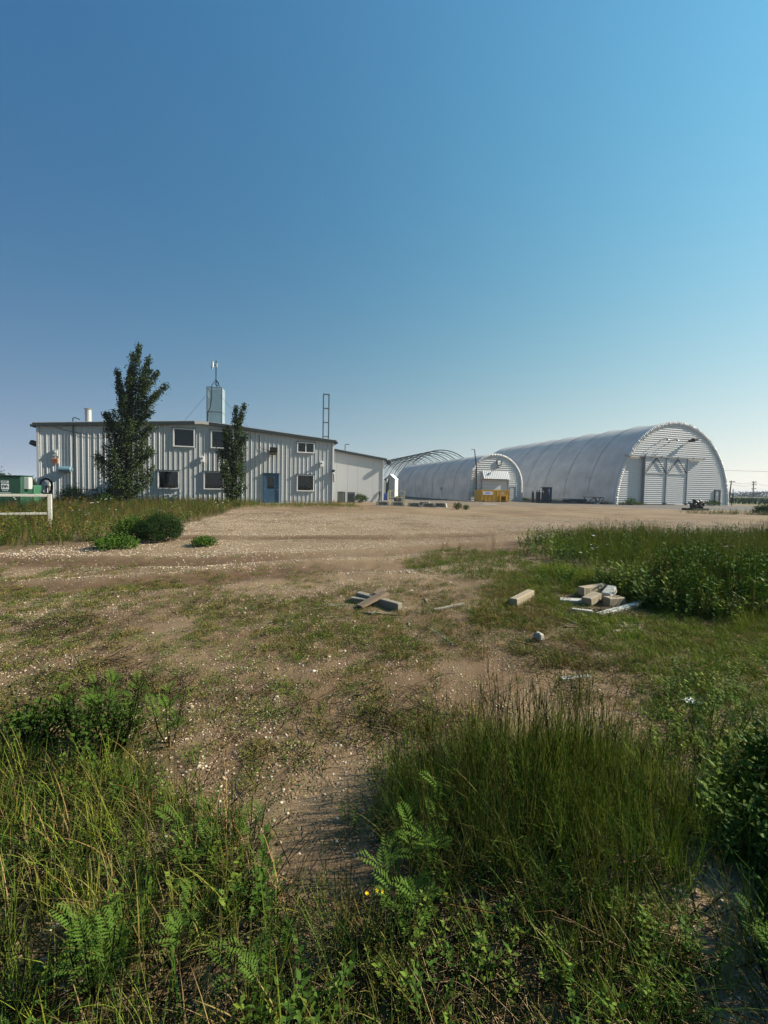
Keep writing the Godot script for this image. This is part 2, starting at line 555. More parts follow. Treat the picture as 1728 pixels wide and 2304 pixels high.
func rib_strip(mb: MB, x0: float, pitches: int, top: Callable, holes: Array, y0 := 0.0) -> void:
	# vertical ribbed cladding in the xy plane, ribs towards +z
	var prof := [[0.0, 0.0], [0.036, 0.0], [0.042, 0.006], [0.054, 0.006], [0.06, 0.0], [0.108, 0.0], [0.134, 0.025], [0.164, 0.025], [0.19, 0.0], [0.24, 0.0], [0.246, 0.006], [0.258, 0.006], [0.264, 0.0], [0.3048, 0.0]]
	for p in pitches:
		for i in prof.size() - 1:
			var xa: float = x0 + p * 0.3048 + prof[i][0]
			var xb: float = x0 + p * 0.3048 + prof[i + 1][0]
			var za: float = prof[i][1]
			var zb: float = prof[i + 1][1]
			var xm := (xa + xb) * 0.5
			var spans := [[y0, -1.0]]
			for h in holes:
				if xm > h.position.x and xm < h.end.x:
					var next := []
					for s in spans:
						if s[1] >= 0:
							next.append(s)
							continue
						if h.position.y > s[0]: next.append([s[0], h.position.y])
						next.append([h.end.y, -1.0])
					spans = next
			for s in spans:
				var ta: float = top.call(xa) if s[1] < 0 else s[1]
				var tb: float = top.call(xb) if s[1] < 0 else s[1]
				mb.quad(Vector3(xa, s[0], za), Vector3(xb, s[0], zb), Vector3(xb, tb, zb), Vector3(xa, ta, za))

func make_window(b: Node3D, r: Rect2, bars: bool, split: bool, mf: Material, md: Material, mp: Material) -> void:
	# r is the whole window with its metal surround
	var f := MB.new()
	var x0 := r.position.x
	var y0 := r.position.y
	var x1 := r.end.x
	var y1 := r.end.y
	var t := 0.075
	var z := 0.05
	f.box(Vector3((x0 + x1) / 2, y0 + t / 2, z), Vector3(x1 - x0 + 0.02, t, 0.13))
	f.box(Vector3(x0 + t / 2, (y0 + y1) / 2 + t / 2 - 0.004, z - 0.004), Vector3(t, y1 - y0 - t - 0.008, 0.11))
	f.box(Vector3(x1 - t / 2, (y0 + y1) / 2 + t / 2 - 0.004, z - 0.004), Vector3(t, y1 - y0 - t - 0.008, 0.11))
	f.box(Vector3((x0 + x1) / 2, y1 - t / 2, z - 0.004), Vector3(x1 - x0 - 2 * t - 0.002, t, 0.11))
	var win := part("window", f, mf, b)
	var hd := MB.new()
	hd.box(Vector3((x0 + x1) / 2, y1 + 0.018, 0.075), Vector3(x1 - x0 + 0.1, 0.034, 0.15))
	hd.box(Vector3(x1 + 0.022, (y0 + y1) / 2, 0.035), Vector3(0.035, y1 - y0, 0.07))
	part("drip_cap", hd, md, win)
	var iw := x1 - x0 - 2 * t
	var ih := y1 - y0 - 2 * t
	var g := MB.new()
	g.box(Vector3((x0 + x1) / 2, (y0 + y1) / 2, 0.03), Vector3(iw + 0.02, ih + 0.02, 0.006))
	part("pane", g, mp, win)
	if split:
		var mu := MB.new()
		mu.box(Vector3((x0 + x1) / 2, (y0 + y1) / 2, 0.04), Vector3(0.06, ih, 0.05))
		part("mullion", mu, mf, win)
		var sb := MB.new()
		sb.box(Vector3((x0 * 0.26 + x1 * 0.74), (y0 + y1) / 2, 0.012), Vector3(iw * 0.5 - 0.03, ih - 0.01, 0.01))
		part("blind", sb, mats["blind"], win)
	if bars:
		for k in 6:
			var q := MB.new()
			q.rod(Vector3(x0 + t + iw * (k + 0.5) / 6.0, y0 + t, 0.0), Vector3(x0 + t + iw * (k + 0.5) / 6.0, y1 - t, 0.0), 0.009, 5)
			part("bar", q, mats["bar"], win)
		for yy in [0.2, 0.78]:
			var q := MB.new()
			q.rod(Vector3(x0 + t, y0 + t + ih * yy, -0.012), Vector3(x1 - t, y0 + t + ih * yy, -0.012), 0.01, 5)
			part("bar", q, mats["bar"], win)
		var st := MB.new()
		st.box(Vector3(x1 - t - 0.1, y0 + t + 0.045, 0.036), Vector3(0.12, 0.035, 0.004))
		part("sticker", st, mats["plate"], win)

func build_main() -> void:
	var white := M("cladding", 0.55, 0.57, 0.58, 0.5, 0.0, "streak", 0.55, true)
	var dark := M("trim_dark", 0.03, 0.048, 0.052, 0.6, 0.0, "fine", 0.6)
	var lightf := M("trim_light", 0.72, 0.72, 0.7, 0.45)
	var conc := M("concrete", 0.42, 0.4, 0.37, 0.9, 0.0, "grime", 0.6)
	var galv := M("galvanised", 0.5, 0.51, 0.51, 0.5, 0.15, "mottle", 1.5)
	var roofm := M("roof_metal", 0.5, 0.53, 0.54, 0.5, 0.0, "mottle", 0.3)
	var glass := StandardMaterial3D.new()
	glass.albedo_color = Color(0.02, 0.03, 0.035, 0.6)
	glass.transparency = BaseMaterial3D.TRANSPARENCY_ALPHA
	glass.roughness = 0.04
	mats["glass"] = glass
	M("blind", 0.2, 0.21, 0.2, 0.8)
	M("bar", 0.03, 0.035, 0.045, 0.6)
	M("plate", 0.75, 0.75, 0.74, 0.6)
	var b := thing("metal_clad_building", "long white ribbed metal building with dark roof trim, six windows and a blue door", "building", MAIN_AT, MAIN_TURN)
	var wins := [[Rect2(7.38, 3.8, 1.33, 1.25), false, false], [Rect2(9.7, 3.81, 1.3, 1.24), false, false], [Rect2(6.46, 0.95, 1.3, 1.24), true, false], [Rect2(9.25, 0.97, 1.3, 1.24), true, false], [Rect2(15.54, 3.78, 1.29, 0.79), false, true], [Rect2(15.54, 0.94, 1.29, 1.24), true, false]]
	var holes := []
	for w in wins: holes.append(w[0].grow(-0.03))
	var door := Rect2(13.2, 0.0, 1.09, 2.18)
	holes.append(Rect2(13.22, -0.5, 1.05, 2.66))
	holes.sort_custom(func(p, q): return p.position.y < q.position.y)
	var top := func(x: float) -> float: return gable_top(x)
	for p in 20:
		var mb := MB.new()
		rib_strip(mb, p * 0.9144 + 0.001, 3, top, holes, 0.06)
		part("wall_panel", mb, white, b)
	# other walls, floor slab and roof
	var flat_top := func(_x: float) -> float: return EAVE
	for side in 2:
		var mb := MB.new()
		rib_strip(mb, 0.0, 78, flat_top, [], 0.06)
		var w := part("side_wall", mb, white, b)
		w.rotation.y = -PI / 2 if side == 0 else PI / 2
		w.position = Vector3(0, 0, -23.78) if side == 0 else Vector3(MW, 0, 0.0)
	var bw := MB.new()
	bw.quad(Vector3(MW, 0, -23.78), Vector3(0, 0, -23.78), Vector3(0, EAVE, -23.78), Vector3(MW, EAVE, -23.78))
	bw.tri(Vector3(MW, EAVE, -23.78), Vector3(0, EAVE, -23.78), Vector3(MW / 2, RIDGE, -23.78))
	part("back_wall", bw, white, b)
	var sl := MB.new()
	sl.box(Vector3(MW / 2, -0.17, -11.86), Vector3(MW + 0.14, 0.44, 24.0))
	part("floor_slab", sl, conc, b)
	var rf := MB.new()
	for s in [-1, 1]:
		var e := Vector3(MW / 2 + s * (MW / 2 + 0.16), EAVE - 0.012, 0.1)
		var k := Vector3(MW / 2, RIDGE + 0.012, 0.1)
		var back := Vector3(0, 0, -24.1)
		var th := Vector3(0, 0.09, 0)
		if s < 0:
			rf.quad(e + th, k + th, k + th + back, e + th + back)
			rf.quad(e, e + back, k + back, k)
			rf.quad(e, e + th, e + th + back, e + back)
			rf.quad(e, k, k + th, e + th)
		else:
			rf.quad(k + th, e + th, e + th + back, k + th + back)
			rf.quad(k, k + back, e + back, e)
			rf.quad(e + th, e, e + back, e + th + back)
			rf.quad(k, e, e + th, k + th)
	var roof := part("roof", rf, roofm, b)
	for s in [-1, 1]:
		var fa := MB.new()
		var a := Vector3(MW / 2 + s * 0.42, gable_top(MW / 2 + 0.42) + 0.045, 0.145)
		var e := Vector3(MW / 2 + s * (MW / 2 + 0.17), EAVE + 0.005, 0.145)
		fa.bar(a, e, 0.09, 0.19)
		var fp := part("fascia", fa, dark, roof)
		var fl := MB.new()
		fl.bar(a + Vector3(0, 0.116, -0.02), e + Vector3(0, 0.116, -0.02), 0.14, 0.035)
		part("flashing", fl, roofm, roof)
		fp.set_meta("label", "dark grey sloping gable trim")
	var cap := MB.new()
	for s in [-1, 1]:
		cap.bar(Vector3(MW / 2, RIDGE + 0.05, 0.15), Vector3(MW / 2 + s * 0.44, gable_top(MW / 2 + 0.44) + 0.05, 0.15), 0.1, 0.2)
	part("ridge_cap", cap, M("cream_cap", 0.55, 0.53, 0.47, 0.6), roof)
	for s in [0, 1]:
		var gu := MB.new()
		var gx := -0.2 if s == 0 else MW + 0.2
		gu.box(Vector3(gx, EAVE - 0.06, -11.8), Vector3(0.15, 0.14, 24.0))
		part("gutter", gu, dark, roof)
	var pipe := MB.new()
	pipe.lathe([[0.19, 5.0], [0.19, 6.22], [0.18, 6.22]], Vector3(1.9, 0, -2.3), 18)
	pipe.lathe([[0.24, 6.24], [0.26, 6.27], [0.0, 6.33]], Vector3(1.9, 0, -2.3), 18)
	part("flue_pipe", pipe, M("flue", 0.5, 0.49, 0.46, 0.45, 0.3, "mottle", 1.2), roof)
	for s in [0, 1]:
		var ct := MB.new()
		ct.box(Vector3(0.03 if s == 0 else MW - 0.03, EAVE / 2 + 0.02, 0.03), Vector3(0.12, EAVE - 0.1, 0.08))
		part("corner_trim", ct, lightf if s == 1 else white, b)
	var bt := MB.new()
	bt.box(Vector3(6.6, 0.045, 0.03), Vector3(13.18, 0.04, 0.09))
	bt.box(Vector3(16.29, 0.045, 0.03), Vector3(4.0, 0.04, 0.09))
	part("base_trim", bt, lightf, b)
	for w in wins: make_window(b, w[0], w[1], w[2], lightf, dark, glass)
	# blue door
	var blue := M("door_blue", 0.045, 0.115, 0.2, 0.5, 0.0, "mottle", 1.4)
	var df := MB.new()
	df.box(Vector3(13.24, 1.09, 0.03), Vector3(0.085, 2.18, 0.14))
	df.box(Vector3(14.25, 1.09, 0.03), Vector3(0.085, 2.18, 0.14))
	df.box(Vector3(13.745, 2.135, 0.03), Vector3(0.92, 0.085, 0.138))
	var dr := part("door", df, blue, b)
	var leaf := MB.new()
	leaf.box(Vector3(13.745, 0.55, 0.03), Vector3(0.92, 1.08, 0.045))
	leaf.box(Vector3(13.745, 2.02, 0.03), Vector3(0.92, 0.14, 0.045))
	leaf.box(Vector3(13.36, 1.52, 0.03), Vector3(0.15, 0.86, 0.045))
	leaf.box(Vector3(14.07, 1.52, 0.03), Vector3(0.27, 0.86, 0.045))
	part("door_leaf", leaf, blue, dr)
	var dp := MB.new()
	dp.box(Vector3(13.685, 1.52, 0.025), Vector3(0.5, 0.86, 0.008))
	part("pane", dp, glass, dr)
	var hd := MB.new()
	hd.lathe([[0.032, 0], [0.032, 0.02], [0.012, 0.025], [0.012, 0.06], [0.03, 0.07], [0.03, 0.09], [0.0, 0.1]], Vector3(14.13, 1.02, 0.05), 12, Basis(Vector3.RIGHT, PI / 2))
	part("handle", hd, galv, dr)
	hd = MB.new()
	hd.lathe([[0.03, 0], [0.03, 0.025], [0.0, 0.03]], Vector3(14.13, 1.28, 0.05), 12, Basis(Vector3.RIGHT, PI / 2))
	part("lock", hd, galv, dr)
	for y in [0.25, 1.1, 1.95]:
		var hg := MB.new()
		hg.box(Vector3(13.285, y, 0.06), Vector3(0.02, 0.1, 0.05))
		part("hinge", hg, galv, dr)
	var dc := MB.new()
	dc.box(Vector3(13.745, 2.2, 0.07), Vector3(1.2, 0.04, 0.16))
	part("drip_cap", dc, dark, dr)
	# wires and conduits fixed to the front
	var cm := MB.new()
	cm.rod(Vector3(1.84, 0.83, 0.09), Vector3(1.84, 5.28, 0.09), 0.025, 8)
	cm.tube([Vector3(1.84, 5.26, 0.09), Vector3(1.95, 5.3, 0.09), Vector3(2.2, 5.2, 0.05)], 0.03, 0.025, 7)
	part("conduit", cm, galv, b)
	var gp := MB.new()
	gp.rod(Vector3(1.62, 0.83, 0.12), Vector3(3.05, 0.85, 0.12), 0.022, 7)
	gp.tube([Vector3(3.05, 0.85, 0.12), Vector3(3.1, 0.98, 0.12), Vector3(3.25, 1.0, 0.12), Vector3(3.3, 0.9, 0.12), Vector3(3.3, 0.35, 0.12)], 0.022, 0.022, 7)
	for x in [1.95, 2.6]: gp.rod(Vector3(x, 0.84, 0.12), Vector3(x, 0.84, 0.0), 0.012, 5)
	part("gas_pipe", gp, galv, b)
	var wr := MB.new()
	var pts := []
	for i in 21:
		var t := i / 20.0
		pts.append(Vector3(0.9 + 4.3 * t, 4.66 - 0.38 * sin(PI * t), 0.06))
	wr.tube(pts, 0.011, 0.011, 5)
	part("cable", wr, M("cable_black", 0.02, 0.02, 0.022, 0.6), b)
	var wr2 := MB.new()
	wr2.tube([Vector3(12.85, 4.93, 0.05), Vector3(12.9, 4.6, 0.06), Vector3(12.88, 4.2, 0.06), Vector3(13.0, 3.95, 0.06), Vector3(13.25, 3.92, 0.06), Vector3(13.6, 3.8, 0.08)], 0.012, 0.012, 5)
	part("cable", wr2, mats["cable_black"], b)
	var dn := MB.new()
	dn.tube([Vector3(18.27, 2.35, 0.12), Vector3(18.27, 1.75, 0.12), Vector3(18.34, 1.66, 0.2)], 0.035, 0.035, 8)
	part("vent_pipe", dn, lightf, b)

func put(local: Vector3) -> Vector3:
	return MAIN_AT + Basis(Vector3.UP, MAIN_TURN) * local

func wall_fittings() -> void:
	var dark := M("lamp_dark", 0.05, 0.045, 0.04, 0.55, 0.2, "rust", 2.0)
	var white: Material = mats["trim_light"]
	var galv: Material = mats["galvanised"]
	# flood light over the door
	var t := thing("flood_light", "brown boxy flood light on the white wall above the blue door", "light", put(Vector3(13.87, 3.56, 0.04)), MAIN_TURN)
	var m := MB.new()
	m.cbox(Vector3(0, 0.32, 0.26), Vector3(0.54, 0.34, 0.4), 0.02)
	part("housing", m, dark, t)
	m = MB.new()
	m.cbox(Vector3(0, 0.06, 0.27), Vector3(0.5, 0.16, 0.36), 0.02, Basis(Vector3.RIGHT, 0.3))
	part("lens_hood", m, M("lamp_brown", 0.11, 0.085, 0.06, 0.6), t)
	m = MB.new()
	m.box(Vector3(-0.31, 0.22, 0.1), Vector3(0.06, 0.1, 0.2))
	part("junction_box", m, galv, t)
	m = MB.new()
	m.box(Vector3(0, 0.3, 0.04), Vector3(0.2, 0.2, 0.06))
	part("bracket", m, galv, t)
	for k in 3:
		m = MB.new()
		m.box(Vector3(0, 0.22 + k * 0.1, 0.467), Vector3(0.5, 0.012, 0.02))
		part("fin", m, dark, t)
	# small sensor boxes
	var labels := ["small white alarm box high on the wall right of the upper window", "small white alarm box on the wall near the right end of the building"]
	var spots := [Vector3(9.06, 2.84, 0.037), Vector3(17.25, 2.82, 0.037)]
	for k in 2:
		t = thing("alarm_box", labels[k], "box", put(spots[k]), MAIN_TURN, "white alarm boxes on the wall")
		m = MB.new()
		m.cbox(Vector3(0.11, 0.2, 0.06), Vector3(0.22, 0.4, 0.12), 0.012)
		part("case", m, white, t)
		m = MB.new()
		m.lathe([[0.05, 0], [0.05, 0.08], [0.0, 0.1]], Vector3(0.1, 0.24, 0.12), 12, Basis(Vector3.RIGHT, PI / 2))
		part("sounder", m, dark, t)
	# electricity meter with the orange plate below
	t = thing("electric_meter", "grey electric meter box high on the left end of the wall", "meter", put(Vector3(0.79, 2.87, 0.037)), MAIN_TURN)
	m = MB.new()
	m.cbox(Vector3(0.13, 0.2, 0.05), Vector3(0.24, 0.4, 0.1), 0.01)
	part("case", m, M("grey_box", 0.4, 0.42, 0.41, 0.5), t)
	m = MB.new()
	m.lathe([[0.075, 0], [0.07, 0.07], [0.0, 0.09]], Vector3(0.13, 0.25, 0.1), 14, Basis(Vector3.RIGHT, PI / 2))
	part("dial", m, mats["galvanised"], t)
	t = thing("warning_plate", "orange brown warning plate on a white backing below the electric meter", "sign", put(Vector3(0.74, 2.43, 0.037)), MAIN_TURN)
	m = MB.new()
	m.box(Vector3(0.16, 0.16, 0.03), Vector3(0.33, 0.33, 0.06))
	part("backing", m, M("plate_cream", 0.5, 0.36, 0.25, 0.6), t)
	m = MB.new()
	m.box(Vector3(0.145, 0.155, 0.066), Vector3(0.26, 0.24, 0.01))
	part("face", m, M("plate_orange", 0.3, 0.085, 0.03, 0.6, 0.0, "grime", 3.0), t)
	# blue tank
	t = thing("wall_drum", "small blue horizontal drum fixed to the left part of the wall", "drum", put(Vector3(1.45, 1.88, 0.03)), MAIN_TURN)
	m = MB.new()
	m.lathe([[0.0, 0], [0.14, 0.0], [0.18, 0.03], [0.18, 0.62], [0.14, 0.65], [0.0, 0.65]], Vector3(0.33, 0.19, 0.2), 20, Basis(Vector3.BACK, PI / 2))
	part("shell", m, M("drum_blue", 0.17, 0.3, 0.36, 0.45, 0.1, "mottle", 2.0), t)
	m = MB.new()
	for x in [-0.15, 0.15]:
		m = MB.new()
		m.box(Vector3(x, 0.19, 0.02), Vector3(0.05, 0.3, 0.06))
		part("bracket", m, galv, t)
	m = MB.new()
	m.box(Vector3(0.37, 0.19, 0.2), Vector3(0.08, 0.1, 0.1))
	part("outlet", m, galv, t)
	# hose coiled round a grey box
	t = thing("hose_box", "grey switch box with pipes inside the coil of black hose", "box", put(Vector3(0.51, 0.55, 0.03)), MAIN_TURN)
	m = MB.new()
	m.cbox(Vector3(0, 0.64, 0.1), Vector3(0.32, 0.35, 0.2), 0.015)
	part("case", m, mats["grey_box"], t)
	for k in 2:
		m = MB.new()
		m.rod(Vector3(-0.05 + 0.12 * k, 0.47, 0.08), Vector3(-0.04 + 0.1 * k, -0.5, 0.08), 0.026, 8)
		part("pipe", m, mats["galvanised"], t)
	m = MB.new()
	for k in 7:
		var pts := []
		for i in 41:
			var a := TAU * i / 40.0
			var rr := 0.27 + 0.018 * sin(k * 2.3) + 0.008 * k
			pts.append(Vector3(cos(a) * rr, sin(a) * (rr + 0.17), 0.26 + 0.018 * (k % 3)))
		m.tube(pts, 0.016, 0.016, 6, false)
	m.rod(Vector3(0, 0.44, 0.18), Vector3(0, 0.44, 0.3), 0.03, 6)
	solo("garden_hose", m, M("hose_black", 0.015, 0.015, 0.017, 0.5), "coil of black hose hung on the left end of the wall", "hose", put(Vector3(0.51, 1.0, 0.03)), MAIN_TURN)
	# gas regulator in the weeds
	t = thing("gas_meter", "dark gas meter low on the wall beside the left tree", "meter", put(Vector3(2.8, 0.06, 0.18)), MAIN_TURN)
	m = MB.new()
	m.cbox(Vector3(0, 0.42, 0), Vector3(0.34, 0.3, 0.2), 0.04)
	m.lathe([[0.14, 0], [0.15, 0.04], [0.1, 0.1], [0.0, 0.12]], Vector3(0.3, 0.5, 0), 14)
	part("body", m, M("meter_dark", 0.09, 0.1, 0.1, 0.5), t)
	m = MB.new()
	m.rod(Vector3(-0.12, -0.06, 0), Vector3(-0.12, 0.75, 0), 0.025, 7)
	m.rod(Vector3(0.3, -0.06, 0), Vector3(0.3, 0.75, 0), 0.025, 7)
	m.rod(Vector3(-0.12, 0.74, 0), Vector3(0.3, 0.74, 0), 0.022, 7)
	part("pipe", m, mats["meter_dark"], t)
	# flood light at the left corner, seen from the side
	t = thing("corner_light", "black flood light sticking out from the left corner of the building", "light", put(Vector3(-0.04, 3.4, -0.35)), MAIN_TURN)
	m = MB.new()
	m.cbox(Vector3(-0.24, 0.22, 0), Vector3(0.4, 0.3, 0.42), 0.05, Basis(Vector3.BACK, -0.45))
	part("housing", m, M("lamp_black", 0.015, 0.016, 0.018, 0.5), t)
	m = MB.new()
	m.box(Vector3(-0.02, 0.25, 0), Vector3(0.08, 0.16, 0.16))
	part("bracket", m, mats["lamp_black"], t)
	# camera at the right corner
	t = thing("security_camera", "small black and white security camera at the right corner of the building", "camera", put(Vector3(18.22, 2.33, 0.07)), MAIN_TURN)
	m = MB.new()
	m.cbox(Vector3(0.03, 0.2, 0.12), Vector3(0.2, 0.16, 0.22), 0.02)
	part("housing", m, mats["lamp_black"], t)
	m = MB.new()
	m.cbox(Vector3(0.02, 0.04, 0.06), Vector3(0.12, 0.16, 0.14), 0.02)
	part("mount", m, white, t)

func roof_masts() -> void:
	var steel := M("mast_steel", 0.16, 0.18, 0.19, 0.55, 0.4, "fine", 2.0)
	var galv: Material = mats["galvanised"]
	# boxed tower with a mast and dish on the roof
	var base := Vector3(-13.2, 5.15, -31.0)
	var t := thing("sheeted_roof_tower", "square roof tower sheeted in pale translucent panels, carrying the dish mast", "tower", base, 0.2)
	var hw := 0.53
	var hh := 3.83
	for k in 4:
		var x := -hw if k % 2 == 0 else hw
		var z := -hw if k < 2 else hw
		var m := MB.new()
		m.bar(Vector3(x, 0, z), Vector3(x, hh, z), 0.06, 0.06)
		part("corner_post", m, steel, t)
	for y in [0.06, 1.98, hh]:
		var m := MB.new()
		m.bar(Vector3(-hw, y, hw), Vector3(hw, y, hw), 0.05, 0.07)
		m.bar(Vector3(-hw, y, -hw), Vector3(hw, y, -hw), 0.05, 0.07)
		m.bar(Vector3(-hw, y, -hw), Vector3(-hw, y, hw), 0.05, 0.07)
		m.bar(Vector3(hw, y, -hw), Vector3(hw, y, hw), 0.05, 0.07)
		part("cross_frame", m, steel, t)
	for y in [0.06, 1.98]:
		var m := MB.new()
		m.rod(Vector3(-hw, y + 1.8, hw - 0.04), Vector3(hw, y, hw - 0.04), 0.02, 6)
		part("brace", m, galv, t)
	var cb := MB.new()
	cb.tube([Vector3(-0.18, hh, 0.6), Vector3(-0.2, hh - 0.9, 0.6), Vector3(-0.28, hh - 1.5, 0.6), Vector3(-0.45, hh - 1.9, 0.6), Vector3(-0.52, 0.5, 0.6)], 0.02, 0.02, 5)
	part("cable", cb, mats["cable_black"], t)
	var sheet := StandardMaterial3D.new()
	sheet.albedo_color = Color(0.6, 0.68, 0.7, 0.5)
	sheet.transparency = BaseMaterial3D.TRANSPARENCY_ALPHA
	sheet.roughness = 0.6
	for f in 4:
		for y in [1.02, 2.92]:
			var m := MB.new()
			m.box(Vector3(0, y, hw + 0.032), Vector3(hw * 2 - 0.04, 1.84, 0.008))
			var p := part("panel", m, sheet, t)
			p.rotation.y = f * PI / 2
	t = thing("dish_mast", "thin mast on a tripod with a white dish above the roof tower", "antenna", base + Vector3(0, hh + 0.035, 0), 0.2)
	var m := MB.new()
	m.rod(Vector3(0, 0.6, 0), Vector3(0, 2.15, 0), 0.032, 8)
	part("pole", m, steel, t)
	for k in 3:
		var a := TAU * k / 3 + 0.5
		m = MB.new()
		m.rod(Vector3(cos(a) * 0.42, 0.0, sin(a) * 0.42), Vector3(0, 0.72, 0), 0.022, 6)
		part("leg", m, steel, t)
	m = MB.new()
	var ring := []
	for i in 25:
		var a := TAU * i / 24.0
		ring.append(Vector3(0.08 + cos(a) * 0.12, 0.38 + sin(a) * 0.17, 0.05))
	m.tube(ring, 0.025, 0.025, 6, false)
	part("cable_loop", m, mats["cable_black"], t)
	m = MB.new()
	var rows := []
	for i in 7:
		var rr := 0.37 * i / 6.0
		var row := []
		for k in 25:
			var a := TAU * k / 24.0
			row.append(Vector3(cos(a) * rr, sin(a) * rr, 0.34 * rr * rr / 0.14 * 0.35))
		rows.append(row)
	m.grid(rows)
	var dish := part("dish", m, M("dish_white", 0.75, 0.75, 0.72, 0.4), t)
	dish.position = Vector3(-0.17, 1.78, 0.05)
	dish.rotation = Vector3(0, -1.15, 0)
	m = MB.new()
	m.rod(Vector3(0, 0, 0), Vector3(-0.16, 0.0, 0.03), 0.04, 6)
	m.rod(Vector3(-0.12, -0.2, 0.0), Vector3(-0.42, -0.12, -0.1), 0.014, 5)
	m.box(Vector3(0.06, 0, 0), Vector3(0.1, 0.3, 0.12))
	var arm := part("feed_arm", m, galv, t)
	arm.position = Vector3(0, 1.78, 0.03)
	for k in 2:
		m = MB.new()
		var e := Vector3(-4.6, 4.95 + 0.37, -29.2) if k == 0 else Vector3(-8.6, 5.1, -31.2)
		if k == 0: e = base + Vector3(-2.4, 0.2, 1.6)
		else: e = base + Vector3(3.6, -0.05, 1.0)
		m.rod(base + Vector3(-0.55 if k == 0 else 0.55, 3.2, 0.5), e, 0.009, 4)
		solo("guy_wire", m, galv, ["thin guy wire from the roof tower down to the left roof slope", "thin guy wire from the roof tower down to the right roof slope"][k], "wire", Vector3.ZERO, 0.0, "guy wires of the roof tower")
	# ladder shaped mast
	t = thing("ladder_mast", "tall narrow steel ladder mast standing up behind the right roof slope", "mast", Vector3(-4.79, 0.2, -32.0), 0.3)
	for k in 4:
		var x := -0.22 if k % 2 == 0 else 0.22
		var z := -0.12 if k < 2 else 0.12
		m = MB.new()
		m.bar(Vector3(x, 0, z), Vector3(x, 8.8, z), 0.055, 0.055)
		part("leg", m, steel, t)
	for k in 8:
		m = MB.new()
		var y := 8.77 - k * 1.12
		for z in [-0.12, 0.12]: m.bar(Vector3(-0.22, y, z), Vector3(0.22, y, z), 0.04, 0.045)
		for x in [-0.22, 0.22]: m.bar(Vector3(x, y, -0.12), Vector3(x, y, 0.12), 0.04, 0.045)
		part("rung", m, steel, t)

